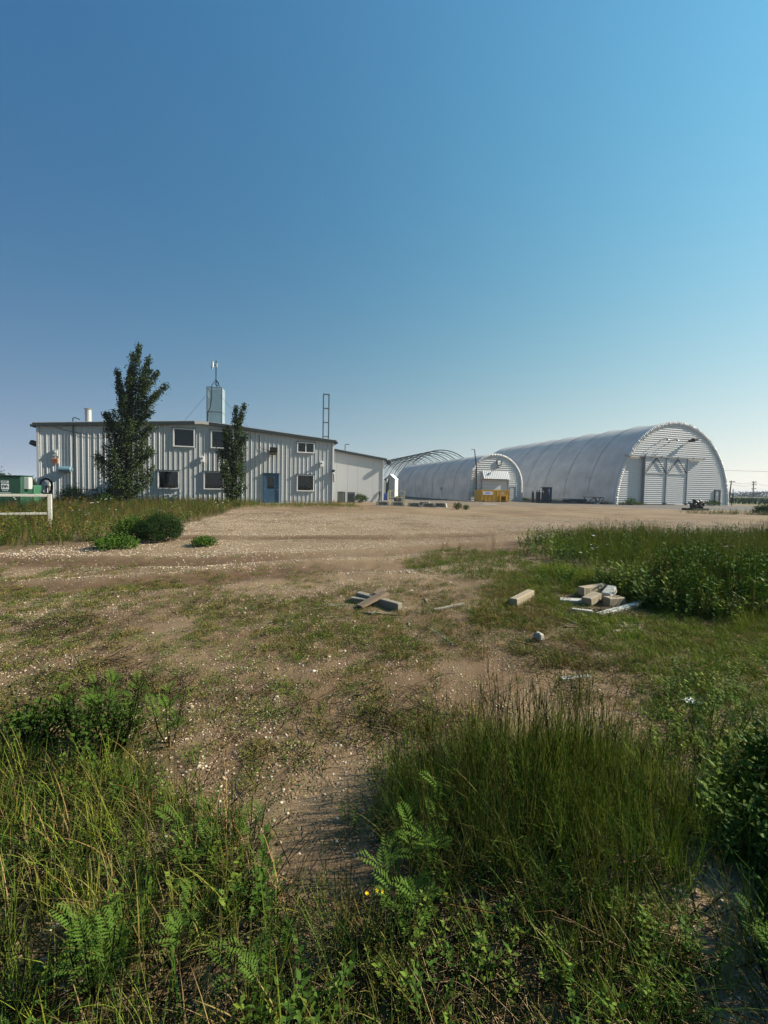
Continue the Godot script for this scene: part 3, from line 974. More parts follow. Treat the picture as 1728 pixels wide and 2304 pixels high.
# ---------------------------------------------------------------- the plastered building behind
func build_plaster() -> void:
	var at := Vector3(-3.0, 0.2, -36.0)
	var wallm := M("plaster", 0.7, 0.7, 0.685, 0.85, 0.0, "fine", 0.8)
	var dark: Material = mats["trim_dark"]
	var b := thing("plaster_building", "plain off white panelled building wall with dark sloping roof trim behind the metal building", "building", at, MAIN_TURN)
	var seams := [-9.0, -6.4, -3.9, -1.4, -0.36, 0.58, 2.05, 3.0]
	var topy := func(x: float) -> float: return 4.02 - (x - 3.0) * 0.135
	for i in seams.size() - 1:
		var m := MB.new()
		var x0: float = seams[i] + 0.006
		var x1: float = seams[i + 1] - 0.006
		m.quad(Vector3(x0, 0, 0), Vector3(x1, 0, 0), Vector3(x1, topy.call(x1), 0), Vector3(x0, topy.call(x0), 0))
		m.quad(Vector3(x0, 0, -0.05), Vector3(x0, 0, 0), Vector3(x0, topy.call(x0), 0), Vector3(x0, topy.call(x0), -0.05))
		m.quad(Vector3(x1, 0, 0), Vector3(x1, 0, -0.05), Vector3(x1, topy.call(x1), -0.05), Vector3(x1, topy.call(x1), 0))
		part("wall_panel", m, wallm, b)
	var m := MB.new()
	m.quad(Vector3(-9, -0.3, -0.03), Vector3(2.99, -0.3, -0.03), Vector3(2.99, 4.0, -0.03), Vector3(-9, 5.6, -0.03))
	m.quad(Vector3(2.99, -0.3, -0.03), Vector3(2.99, -0.3, -14), Vector3(2.99, 4.0, -14), Vector3(2.99, 4.0, -0.03))
	m.quad(Vector3(-9, -0.3, -14), Vector3(-9, -0.3, -0.03), Vector3(-9, 5.6, -0.03), Vector3(-9, 5.6, -14))
	m.quad(Vector3(2.99, -0.3, -14), Vector3(-9, -0.3, -14), Vector3(-9, 5.6, -14), Vector3(2.99, 4.0, -14))
	part("wall_core", m, wallm, b)
	m = MB.new()
	var th := Vector3(0, 0.12, 0)
	var e := Vector3(3.3, 3.99, 0.16)
	var k := Vector3(-9, 5.65, 0.16)
	var back := Vector3(0, 0, -14.3)
	m.quad(k + th, e + th, e + th + back, k + th + back)
	m.quad(k, k + back, e + back, e)
	m.quad(e, e + back, e + th + back, e + th)
	var roof := part("roof", m, mats["roof_metal"], b)
	m = MB.new()
	m.bar(Vector3(-9, 5.64, 0.2), Vector3(3.32, 3.98, 0.2), 0.08, 0.2)
	part("fascia", m, dark, roof)
	m = MB.new()
	m.bar(Vector3(-9, 5.765, 0.18), Vector3(3.32, 4.105, 0.18), 0.14, 0.035)
	part("flashing", m, mats["roof_metal"], roof)
	m = MB.new()
	m.box(Vector3(3.02, 1.9, 0.02), Vector3(0.1, 3.9, 0.1))
	part("corner_trim", m, mats["trim_light"], b)
	m = MB.new()
	m.tube([Vector3(2.72, 1.05, 0.06), Vector3(2.68, 0.7, 0.1), Vector3(2.5, 0.12, 0.35), Vector3(2.35, 0.05, 0.5)], 0.06, 0.06, 8)
	part("downpipe", m, mats["trim_light"], b)
	m = MB.new()
	m.tube([Vector3(-0.45, 4.3, -0.8), Vector3(-0.45, 5.28, -0.8), Vector3(-0.4, 5.34, -0.8), Vector3(-0.05, 5.32, -0.8)], 0.035, 0.03, 7)
	part("vent_stack", m, mats["galvanised"], roof)
	# lamp at the eave
	var bs := Basis(Vector3.UP, MAIN_TURN)
	var t := thing("eave_light", "black flood light under the right eave of the plastered building", "light", at + bs * Vector3(3.07, 3.45, 0.1), MAIN_TURN)
	m = MB.new()
	m.cbox(Vector3(0.42, 0.3, 0.15), Vector3(0.36, 0.42, 0.4), 0.05, Basis(Vector3.BACK, -0.5))
	part("housing", m, mats["lamp_black"], t)
	m = MB.new()
	m.box(Vector3(0.12, 0.28, 0), Vector3(0.28, 0.14, 0.16))
	part("bracket", m, mats["trim_light"], t)
	# air conditioners
	t = thing("air_conditioner", "large dark grey air conditioner unit standing between the two buildings", "air conditioner", Vector3(-3.05, gh(-3.05, -34.2), -34.2), MAIN_TURN)
	m = MB.new()
	m.cbox(Vector3(0, 0.46, 0), Vector3(0.9, 0.88, 0.8), 0.02)
	part("case", m, M("ac_grey", 0.1, 0.105, 0.11, 0.6), t)
	for i in 9:
		m = MB.new()
		m.box(Vector3(0.12, 0.12 + i * 0.08, 0.412), Vector3(0.6, 0.02, 0.02))
		part("louvre", m, mats["lamp_black"], t)
	m = MB.new()
	m.box(Vector3(-0.34, 0.46, 0.408), Vector3(0.2, 0.84, 0.016))
	part("side_panel", m, mats["grey_box"], t)
	m = MB.new()
	m.box(Vector3(0, 0.91, 0), Vector3(0.92, 0.03, 0.82))
	part("top_plate", m, mats["galvanised"], t)
	t = thing("utility_cabinet", "narrow dark green utility cabinet left of the grey air conditioner", "cabinet", Vector3(-3.72, gh(-3.72, -33.6), -33.6), MAIN_TURN)
	m = MB.new()
	m.cbox(Vector3(0, 0.45, 0), Vector3(0.42, 0.9, 0.5), 0.02)
	part("case", m, M("cab_green", 0.06, 0.075, 0.06, 0.6), t)
	m = MB.new()
	m.box(Vector3(0, 0.915, 0), Vector3(0.46, 0.03, 0.54))
	part("lid", m, mats["cab_green"], t)

# ---------------------------------------------------------------- arched fabric halls
func arch_point(a: float, leg: float, hgt: float, t: float) -> Vector2:
	# t 0..1 from the left foot over the top to the right foot, centred on x = 0
	var k := 0.0 if leg <= 0.0 else 0.16
	if t < k: return Vector2(-a, leg * t / k)
	if t > 1.0 - k: return Vector2(a, leg * (1.0 - t) / k)
	var g := PI * (1.0 - (t - k) / (1.0 - 2 * k))
	return Vector2(a * cos(g), leg + (hgt - leg) * sin(g))

func arch_half(a: float, leg: float, hgt: float, y: float) -> float:
	if y <= leg: return a
	if y >= hgt: return 0.0
	var q := (y - leg) / (hgt - leg)
	return a * sqrt(maxf(0.0, 1.0 - q * q))

func fabric_cover(a: float, leg: float, hgt: float, bays: int, bay: float, sag: float, seed_: int) -> MB:
	var m := MB.new()
	var nz := FastNoiseLite.new()
	nz.seed = seed_
	nz.frequency = 0.35
	nz.fractal_octaves = 4
	var rows := []
	var nt := 72
	var per := 8
	for i in bays * per + 1:
		var s := float(i) / per
		var row := []
		for j in nt + 1:
			var t := float(j) / nt
			var p := arch_point(a, leg, hgt, t)
			var p2 := arch_point(a, leg, hgt, minf(t + 0.004, 1.0))
			var p1 := arch_point(a, leg, hgt, maxf(t - 0.004, 0.0))
			var tn := (p2 - p1).normalized()
			var out := Vector2(-tn.y, tn.x)
			var f := s - floorf(s)
			var low := ss(4.5, 0.3, p.y)
			var off := -sag * pow(sin(PI * f), 0.8) + 0.006 * nz.get_noise_2d(s * bay * 0.5, t * 12.0)
			off += low * (0.07 * nz.get_noise_2d(s * bay * 2.6 + p.y * 0.9, p.y * 0.35 + 100.0))
			var q := p + out * off
			row.append(Vector3(q.x, maxf(q.y, -0.05), -s * bay))
		rows.append(row)
	var flip := []
	for r in rows:
		var c: Array = r.duplicate()
		c.reverse()
		flip.append(c)
	m.grid(flip)
	return m

func cover_seams(b: Node3D, a: float, leg: float, hgt: float, bays: int, bay: float, mat: Material) -> void:
	# the cover is welded in bays over each arch
	for k in range(1, bays + 1):
		var m := MB.new()
		var pts := []
		for j in 49:
			var p := arch_point(a + 0.01, leg, hgt + 0.01, 0.02 + 0.96 * j / 48.0)
			pts.append(Vector3(p.x, p.y, -k * bay))
		m.tube(pts, 0.018, 0.018, 6)
		part("seam", m, mat, b)

func gathered_rim(a: float, leg: float, hgt: float, w: float, folds: int, seed_: int) -> MB:
	# the cover's edge gathered round the end arch in many folds
	var m := MB.new()
	var r := RandomNumberGenerator.new()
	r.seed = seed_
	var nt := folds * 3
	var outer := []
	var mid1 := []
	var mid2 := []
	var inner := []
	for j in nt + 1:
		var t := 1.0 - float(j) / nt
		var p := arch_point(a, leg, hgt, t)
		var q := arch_point(a - w, leg, hgt - w, t)
		var f := (0.075 if j % 3 == 0 else (0.0 if j % 3 == 1 else 0.03)) + r.randf_range(-0.02, 0.02)
		var sl := arch_point(a - w, leg, hgt - w, clampf(t + r.randf_range(-0.004, 0.004), 0, 1))
		outer.append(Vector3(p.x, p.y, -0.25))
		mid1.append(Vector3(p.x, p.y, 0.04 + f * 0.5))
		mid2.append(Vector3((p.x + sl.x) / 2, (p.y + sl.y) / 2, 0.10 + f))
		inner.append(Vector3(q.x, q.y, 0.03 + f * 0.7))
	for k in nt:
		for pair in [[inner, mid2], [mid2, mid1], [mid1, outer]]:
			m.quad(pair[0][k + 1], pair[0][k], pair[1][k], pair[1][k + 1])
	return m

func cross_siding(a: float, leg: float, hgt: float, inset: float, pitch: float, depth: float, holes: Array, y0 := 0.0, rect := Rect2()) -> MB:
	# horizontal corrugated sheet, cut to the arch or to a rectangle, and round openings
	var m := MB.new()
	var y := y0
	var up := true
	var top := hgt - inset
	if rect.size.x > 0: top = rect.end.y
	while y < top - 0.02:
		var h := pitch * (0.45 if up else 0.55)
		var y1 := minf(y + h, top)
		var z0 := depth if up else 0.0
		var z1 := 0.0 if up else depth
		var w0 := arch_half(a - inset, leg, hgt - inset, y)
		var w1 := arch_half(a - inset, leg, hgt - inset, y1)
		var l0 := -w0
		var r0 := w0
		var l1 := -w1
		var r1 := w1
		if rect.size.x > 0:
			l0 = rect.position.x; l1 = l0
			r0 = rect.end.x; r1 = r0
		var cuts := []
		var ym := (y + y1) / 2
		for hole in holes:
			if ym > hole.position.y and ym < hole.end.y: cuts.append([hole.position.x, hole.end.x])
		cuts.sort_custom(func(p, q): return p[0] < q[0])
		var xa0 := l0
		var xa1 := l1
		for cut in cuts:
			if cut[0] > xa0 and cut[0] < minf(r0, r1):
				m.quad(Vector3(xa0, y, z0), Vector3(cut[0], y, z0), Vector3(cut[0], y1, z1), Vector3(xa1, y1, z1))
			xa0 = maxf(xa0, cut[1])
			xa1 = maxf(xa1, cut[1])
		if r0 > xa0: m.quad(Vector3(xa0, y, z0), Vector3(r0, y, z0), Vector3(r1, y1, z1), Vector3(xa1, y1, z1))
		y = y1
		up = not up
	return m

func build_big_hall() -> void:
	var at := Vector3(29.97, 0.0, -51.5)
	var bs := Basis(Vector3.UP, Q_TURN)
	var a := 10.58
	var hgt := 11.42
	var fabric := M("fabric_white", 0.84, 0.84, 0.83, 0.62, 0.0, "mottle", 0.06)
	fabric.backlight_enabled = true
	fabric.backlight = Color(0.9, 0.9, 0.9)
	var sheet := M("hall_sheet", 0.58, 0.58, 0.58, 0.45, 0.1, "mottle", 0.7)
	var b := thing("large_fabric_hall", "large arched white fabric hall with corrugated end wall and tall sliding doors", "building", at + bs * Vector3(a, 0, 0), Q_TURN)
	part("fabric_cover", fabric_cover(a, 0.0, hgt, 8, 4.57, 0.13, 5), fabric, b)
	cover_seams(b, a, 0.0, hgt, 8, 4.57, fabric)
	part("gathered_rim", gathered_rim(a + 0.02, 0.0, hgt + 0.02, 0.6, 120, 6), M("fabric_rim", 0.72, 0.71, 0.69, 0.6, 0.0, "mottle", 1.0), b)
	var hx := a   # local x of the wall = measured x - hx
	var holes := [Rect2(18.2 - hx, 0.0, 1.06, 2.2)]
	part("end_wall", cross_siding(a, 0.0, hgt, 0.45, 0.285, 0.028, holes, 0.02), sheet, b)
	var m := MB.new()
	var pts := []
	for j in 49:
		var p := arch_point(a - 0.05, 0.0, hgt - 0.05, 1.0 - j / 48.0)
		pts.append(Vector3(p.x, maxf(p.y, 0.0), -36.5))
	for j in 48: m.tri(Vector3(0, 0, -36.5), pts[j + 1], pts[j])
	part("back_wall", m, fabric, b)
	# sliding doors hung in front of the wall
	for k in 2:
		var x0 := 4.54 - hx + k * 3.86
		var leaf := part("sliding_door", cross_siding(0, 0, 0, 0, 0.27, 0.026, [], 0.12, Rect2(x0 + 0.03, 0.12, 3.8, 6.2)), sheet, b)
		leaf.position.z = 0.3
		var fm := MB.new()
		var fr: Material = M("door_frame", 0.3, 0.31, 0.31, 0.5, 0.3)
		fm.box(Vector3(x0 + 0.04, 3.2, 0.03), Vector3(0.07, 6.25, 0.12))
		part("stile", fm, fr, leaf)
		fm = MB.new()
		fm.box(Vector3(x0 + 3.82, 3.2, 0.03), Vector3(0.07, 6.25, 0.12))
		part("stile", fm, fr, leaf)
		fm = MB.new()
		fm.box(Vector3(x0 + 1.93, 4.28, 0.065), Vector3(3.7, 0.08, 0.05))
		part("cross_bar", fm, M("bar_white", 0.75, 0.75, 0.74, 0.5), leaf)
		for s in [-1, 1]:
			fm = MB.new()
			fm.rod(Vector3(x0 + 1.95, 6.25, 0.1), Vector3(x0 + 1.95 + s * 1.82, 4.25, 0.1), 0.04, 6)
			part("brace", fm, M("brace_dark", 0.07, 0.075, 0.08, 0.5, 0.3), leaf)
		fm = MB.new()
		fm.box(Vector3(x0 + 3.82, 0.16, 0.06), Vector3(0.36, 0.3, 0.2))
		part("guide_shoe", fm, mats["brace_dark"], leaf)
	m = MB.new()
	m.box(Vector3(4.56 - hx - 0.03, 3.22, 0.17), Vector3(0.06, 6.3, 0.36))
	part("door_post", m, mats["door_frame"], b)
	m = MB.new()
	m.box(Vector3(8.34 - hx, 6.46, 0.28), Vector3(14.2, 0.2, 0.34))
	part("door_rail", m, M("rail_grey", 0.36, 0.37, 0.37, 0.5, 0.3, "fine", 1.0), b)
	for x in [1.6, 4.5, 7.4, 10.3, 13.2, 15.2]:
		m = MB.new()
		m.box(Vector3(x - hx, 6.46, 0.47), Vector3(0.08, 0.28, 0.05))
		part("rail_bracket", m, mats["rail_grey"], b)
	# small door
	var dg := M("door_grey", 0.3, 0.31, 0.32, 0.5, 0.0, "mottle", 1.0)
	m = MB.new()
	m.box(Vector3(18.73 - hx, 1.1, 0.05), Vector3(1.06, 2.18, 0.07))
	var d := part("door", m, dg, b)
	m = MB.new()
	m.box(Vector3(18.22 - hx, 1.12, 0.07), Vector3(0.08, 2.24, 0.13))
	m.box(Vector3(19.24 - hx, 1.12, 0.07), Vector3(0.08, 2.24, 0.13))
	m.box(Vector3(18.73 - hx, 2.22, 0.07), Vector3(0.94, 0.06, 0.128))
	part("door_frame", m, mats["brace_dark"], d)
	m = MB.new()
	m.rod(Vector3(18.45 - hx, 1.0, 0.08), Vector3(18.45 - hx, 1.0, 0.17), 0.03, 8)
	part("handle", m, mats["galvanised"], d)
	m = MB.new()
	m.box(Vector3(18.62 - hx, 1.62, 0.09), Vector3(0.2, 0.42, 0.01))
	part("door_pane", m, M("frosted", 0.55, 0.57, 0.57, 0.3), d)
	# lamps on arms
	var o := at + bs * Vector3(a, 0, 0)
	var t := thing("hall_flood_light", "dark square flood light sticking out high on the large hall's end wall", "light", o + bs * Vector3(12.84 - hx, 8.7, 0.05), Q_TURN)
	m = MB.new()
	m.cbox(Vector3(0, 0.3, 0.62), Vector3(0.8, 0.42, 0.55), 0.05, Basis(Vector3.BACK, 0.25))
	part("housing", m, mats["lamp_dark"], t)
	m = MB.new()
	m.rod(Vector3(-0.2, 0.1, 0.0), Vector3(-0.1, 0.2, 0.6), 0.04, 6)
	part("arm", m, mats["lamp_dark"], t)
	m = MB.new()
	m.box(Vector3(-0.38, 0.12, 0.2), Vector3(0.26, 0.22, 0.2))
	part("ballast", m, mats["lamp_dark"], t)
	var labs := ["left one of the two thin gooseneck lamps above the sliding doors", "right one of the two thin gooseneck lamps above the sliding doors"]
	for k in 2:
		t = thing("gooseneck_lamp", labs[k], "light", o + bs * Vector3(7.35 - hx + k * 1.75, 8.35, 0.05), Q_TURN, "gooseneck lamps on the large hall")
		m = MB.new()
		m.tube([Vector3(-0.25, 0, 0), Vector3(-0.22, 0.25, 0.12), Vector3(-0.05, 0.42, 0.32), Vector3(0.3, 0.5, 0.5), Vector3(0.6, 0.46, 0.55)], 0.035, 0.035, 6)
		part("neck", m, mats["lamp_dark"], t)
		m = MB.new()
		m.lathe([[0.2, 0], [0.14, 0.1], [0.06, 0.2], [0.0, 0.22]], Vector3(0.66, 0.34, 0.56), 12)
		part("shade", m, mats["galvanised"], t)

func build_small_hall() -> void:
	var at := Vector3(11.6, 0.0, -55.4)
	var bs := Basis(Vector3.UP, Q_TURN)
	var a := 4.5
	var leg := 2.3
	var hgt := 6.76
	var fabric := M("fabric_grey", 0.8, 0.8, 0.79, 0.62, 0.0, "mottle", 0.06)
	fabric.backlight_enabled = true
	fabric.backlight = Color(0.9, 0.9, 0.9)
	var sheet := M("small_sheet", 0.62, 0.63, 0.63, 0.45, 0.1, "mottle", 0.8)
	var b := thing("small_fabric_hall", "smaller arched white fabric hall with a hooded overhead door behind the yellow bin", "building", at + bs * Vector3(a, 0, 0), Q_TURN)
	part("fabric_cover", fabric_cover(a, leg, hgt, 8, 3.96, 0.06, 15), fabric, b)
	cover_seams(b, a, leg, hgt, 8, 3.96, fabric)
	part("gathered_rim", gathered_rim(a + 0.02, leg, hgt + 0.02, 0.4, 80, 16), mats["fabric_rim"], b)
	var hx := a - 0.15
	var holes := [Rect2(2.06 - hx, 0.0, 4.4, 3.1), Rect2(6.74 - hx, 0.0, 0.96, 2.16), Rect2(4.52 - hx, 5.22, 0.56, 0.6)]
	part("end_wall", cross_siding(a, leg, hgt, 0.25, 0.3, 0.035, holes, 0.02), sheet, b)
	var m := MB.new()
	var pts := []
	for j in 49:
		var p := arch_point(a - 0.05, leg, hgt - 0.05, 1.0 - j / 48.0)
		pts.append(Vector3(p.x, p.y, -31.6))
	for j in 48: m.tri(Vector3(0, 0, -31.6), pts[j + 1], pts[j])
	part("back_wall", m, fabric, b)
	# overhead door in panels
	m = MB.new()
	m.box(Vector3(2.08 - hx, 1.56, 0.06), Vector3(0.12, 3.12, 0.2))
	m.box(Vector3(6.44 - hx, 1.56, 0.06), Vector3(0.12, 3.12, 0.2))
	m.box(Vector3(4.26 - hx, 3.1, 0.06), Vector3(4.24, 0.1, 0.198))
	var od := part("overhead_door", m, M("jamb_grey", 0.32, 0.34, 0.35, 0.6), b)
	for k in 6:
		m = MB.new()
		m.cbox(Vector3(4.26 - hx, 0.28 + k * 0.51, -0.04), Vector3(4.24, 0.5, 0.05), 0.015)
		part("door_section", m, M("section_white", 0.55, 0.56, 0.55, 0.6), od)
	m = MB.new()
	m.quad(Vector3(2.1 - hx, 3.16, 0.62), Vector3(6.4 - hx, 3.16, 0.62), Vector3(6.4 - hx, 4.36, 0.06), Vector3(2.1 - hx, 4.36, 0.06))
	m.tri(Vector3(2.1 - hx, 3.16, 0.06), Vector3(2.1 - hx, 3.16, 0.62), Vector3(2.1 - hx, 4.36, 0.06))
	m.tri(Vector3(6.4 - hx, 3.16, 0.62), Vector3(6.4 - hx, 3.16, 0.06), Vector3(6.4 - hx, 4.36, 0.06))
	var hood := part("hood", m, sheet, b)
	for k in 15:
		m = MB.new()
		var x := 2.14 - hx + k * 0.302
		m.bar(Vector3(x, 3.17, 0.63), Vector3(x, 4.36, 0.075), 0.05, 0.03)
		part("hood_rib", m, sheet, hood)
	# person door
	m = MB.new()
	m.box(Vector3(7.22 - hx, 1.08, 0.05), Vector3(0.96, 2.14, 0.06))
	var d := part("door", m, M("door_pale", 0.4, 0.42, 0.42, 0.5), b)
	m = MB.new()
	m.box(Vector3(6.72 - hx, 1.1, 0.07), Vector3(0.08, 2.2, 0.12))
	m.box(Vector3(7.72 - hx, 1.1, 0.07), Vector3(0.08, 2.2, 0.12))
	m.box(Vector3(7.22 - hx, 2.17, 0.07), Vector3(0.92, 0.06, 0.118))
	part("door_frame", m, mats["jamb_grey"], d)
	m = MB.new()
	m.rod(Vector3(6.95 - hx, 1.0, 0.08), Vector3(6.95 - hx, 1.0, 0.16), 0.03, 8)
	part("handle", m, mats["galvanised"], d)
	# fan
	m = MB.new()
	m.box(Vector3(4.8 - hx, 5.84, 0.1), Vector3(0.66, 0.05, 0.16))
	m.box(Vector3(4.8 - hx, 5.19, 0.1), Vector3(0.66, 0.05, 0.16))
	m.box(Vector3(4.49 - hx, 5.515, 0.1), Vector3(0.05, 0.6, 0.158))
	m.box(Vector3(5.11 - hx, 5.515, 0.1), Vector3(0.05, 0.6, 0.158))
	var fan := part("fan", m, mats["lamp_black"], b)
	for k in 4:
		m = MB.new()
		var g := k * PI / 2 + 0.4
		m.box(Vector3(4.8 - hx + cos(g) * 0.14, 5.515 + sin(g) * 0.14, 0.14), Vector3(0.22, 0.1, 0.012), Basis(Vector3.BACK, g) * Basis(Vector3.RIGHT, 0.5))
		part("fan_blade", m, mats["galvanised"], fan)
	var o := at + bs * Vector3(a, 0, 0)
	var t := thing("door_light", "small black lamp on an arm above the hooded overhead door", "light", o + bs * Vector3(4.28 - hx, 4.62, 0.05), Q_TURN)
	m = MB.new()
	m.rod(Vector3(0, 0, 0), Vector3(0.1, 0.12, 0.4), 0.04, 6)
	part("arm", m, mats["lamp_black"], t)
	m = MB.new()
	m.cbox(Vector3(0.12, 0.13, 0.5), Vector3(0.32, 0.16, 0.26), 0.03)
	part("housing", m, mats["lamp_black"], t)
	# lamp post against the wall
	t = thing("lamp_post", "tall grey lamp post with short arm against the small hall's front", "lamp post", o + bs * Vector3(1.05 - hx, 0, 0.34), Q_TURN)
	m = MB.new()
	m.tube([Vector3(0, 0, 0), Vector3(0, 4.5, 0), Vector3(-0.42, 7.15, 0)], 0.085, 0.06, 8)
	part("pole", m, mats["rail_grey"], t)
	m = MB.new()
	m.box(Vector3(-0.62, 7.17, 0), Vector3(0.5, 0.08, 0.14))
	part("lamp_head", m, mats["rail_grey"], t)
	m = MB.new()
	m.box(Vector3(-0.02, 2.25, -0.14), Vector3(0.24, 4.5, 0.16))
	part("mounting_board", m, sheet, t)
	# small dark vent on the long side
	m = MB.new()
	m.box(Vector3(0, 0.15, 0), Vector3(0.1, 0.5, 0.42))
	var vm := solo("side_vent", m, mats["rail_grey"], "small grey square vent in the small hall's long fabric side", "vent", o + bs * Vector3(-a - 0.02, 1.5, -8.4), Q_TURN)
	vm.set_meta("group", "")

func build_arch_frame() -> void:
	var steel := M("truss_grey", 0.28, 0.3, 0.32, 0.5, 0.3)
	var bs := Basis(Vector3.UP, Q_TURN)
	var o := Vector3(14.4, 0.0, -99.0)
	var b := thing("bare_arch_frame", "bare steel arch frame of an uncovered hall behind the small fabric hall", "frame", o, Q_TURN)
	var a := 10.8
	var hgt := 11.3
	var tm := MB.new()
	var n := 44
	var po := []
	var pi := []
	for j in n + 1:
		var p := arch_point(a, 0.0, hgt, j / float(n))
		var q := arch_point(a - 0.55, 0.0, hgt - 0.55, j / float(n))
		po.append(Vector3(p.x, p.y, 0))
		pi.append(Vector3(q.x, q.y, 0))
	tm.tube(po, 0.11, 0.11, 5, false)
	tm.tube(pi, 0.06, 0.06, 5, false)
	for j in n:
		if j % 2 == 0: tm.rod(po[j], pi[j + 1], 0.02, 4)
	var tmesh := tm.mesh()
	for k in 13:
		var p := part("arch_truss", tmesh, steel, b)
		p.position.z = -k * 4.6
	for t in [0.12, 0.3, 0.5, 0.7, 0.88]:
		var p := arch_point(a - 0.28, 0.0, hgt - 0.28, t)
		var m := MB.new()
		m.rod(Vector3(p.x, p.y, 0), Vector3(p.x, p.y, -55), 0.04, 4)
		part("purlin", m, steel, b)
	var m := MB.new()
	# shelter at the corner
	var t := thing("peaked_shelter", "narrow peaked white shelter with dark doorway between the plastered wall and the small hall", "shelter", Vector3(0.78, 0.0, -57.0), -0.35)
	var wh := M("shelter_white", 0.68, 0.69, 0.68, 0.6)
	var gr := M("shelter_grey", 0.32, 0.34, 0.35, 0.7)
	m = MB.new()
	m.quad(Vector3(0.78, 0, 0), Vector3(0.78, 0, -1.4), Vector3(0.78, 2.9, -1.4), Vector3(0.78, 2.9, 0))
	m.quad(Vector3(-0.78, 0, -1.4), Vector3(-0.78, 0, 0), Vector3(-0.78, 2.9, 0), Vector3(-0.78, 2.9, -1.4))
	part("side_cloth", m, wh, t)
	m = MB.new()
	m.quad(Vector3(0.0, 3.6, 0.08), Vector3(0.86, 2.85, 0.08), Vector3(0.86, 2.85, -1.5), Vector3(0.0, 3.6, -1.5))
	m.quad(Vector3(-0.86, 2.85, 0.08), Vector3(0, 3.6, 0.08), Vector3(0, 3.6, -1.5), Vector3(-0.86, 2.85, -1.5))
	part("roof_cloth", m, wh, t)
	m = MB.new()
	m.quad(Vector3(-0.2, 0, 0), Vector3(0.78, 0, 0), Vector3(0.78, 2.9, 0), Vector3(-0.2, 2.9, 0))
	m.tri(Vector3(-0.78, 2.9, 0), Vector3(0.78, 2.9, 0), Vector3(0, 3.58, 0))
	part("front_cloth", m, gr, t)
	m = MB.new()
	m.quad(Vector3(-0.78, 0, -1.3), Vector3(0.78, 0, -1.3), Vector3(0.78, 2.9, -1.3), Vector3(-0.78, 2.9, -1.3))
	part("back_cloth", m, gr, t)
	for x in [-0.78, -0.2]:
		m = MB.new()
		m.rod(Vector3(x, 0, 0.03), Vector3(x, 2.9, 0.03), 0.03, 6)
		part("pole", m, mats["brace_dark"], t)
	t = thing("storage_locker", "grey storage locker left of the white peaked shelter", "locker", Vector3(-0.35, 0.0, -56.5), Q_TURN)
	m = MB.new()
	m.cbox(Vector3(0, 1.3, 0), Vector3(0.85, 2.6, 0.8), 0.02)
	part("case", m, gr, t)
	m = MB.new()
	m.box(Vector3(0.1, 1.3, 0.41), Vector3(0.6, 2.4, 0.02))
	part("door", m, gr, t)
	t = thing("blue_barrel", "blue plastic barrel on the ground at the plastered building's corner", "barrel", Vector3(0.25, 0.0, -50.0))
	m = MB.new()
	m.lathe([[0.0, 0], [0.27, 0], [0.29, 0.05], [0.3, 0.3], [0.31, 0.32], [0.3, 0.34], [0.3, 0.6], [0.31, 0.62], [0.29, 0.86], [0.25, 0.9], [0.0, 0.9]], Vector3.ZERO, 20)
	part("body", m, M("barrel_blue", 0.02, 0.06, 0.25, 0.4), t)
	m = MB.new()
	m.lathe([[0.05, 0.9], [0.05, 0.94], [0.0, 0.94]], Vector3(0.12, 0, 0), 10)
	part("cap", m, mats["lamp_black"], t)
	t = thing("cable_reel", "dark round reel standing behind the yellow pipe rack", "reel", Vector3(1.45, 0.0, -43.0), 0.3)
	m = MB.new()
	m.lathe([[0.0, 0], [0.36, 0], [0.36, 0.05], [0.16, 0.05], [0.16, 0.4], [0.36, 0.4], [0.36, 0.45], [0.0, 0.45]], Vector3(0, 0.36, 0.28), 24, Basis(Vector3.RIGHT, -PI / 2))
	part("drum", m, M("reel_dark", 0.035, 0.035, 0.035, 0.7), t)
	m = MB.new()
	m.box(Vector3(0.5, 0.4, 0), Vector3(0.3, 0.8, 0.3))
	part("stand", m, M("reel_grey", 0.2, 0.2, 0.19, 0.7), t)

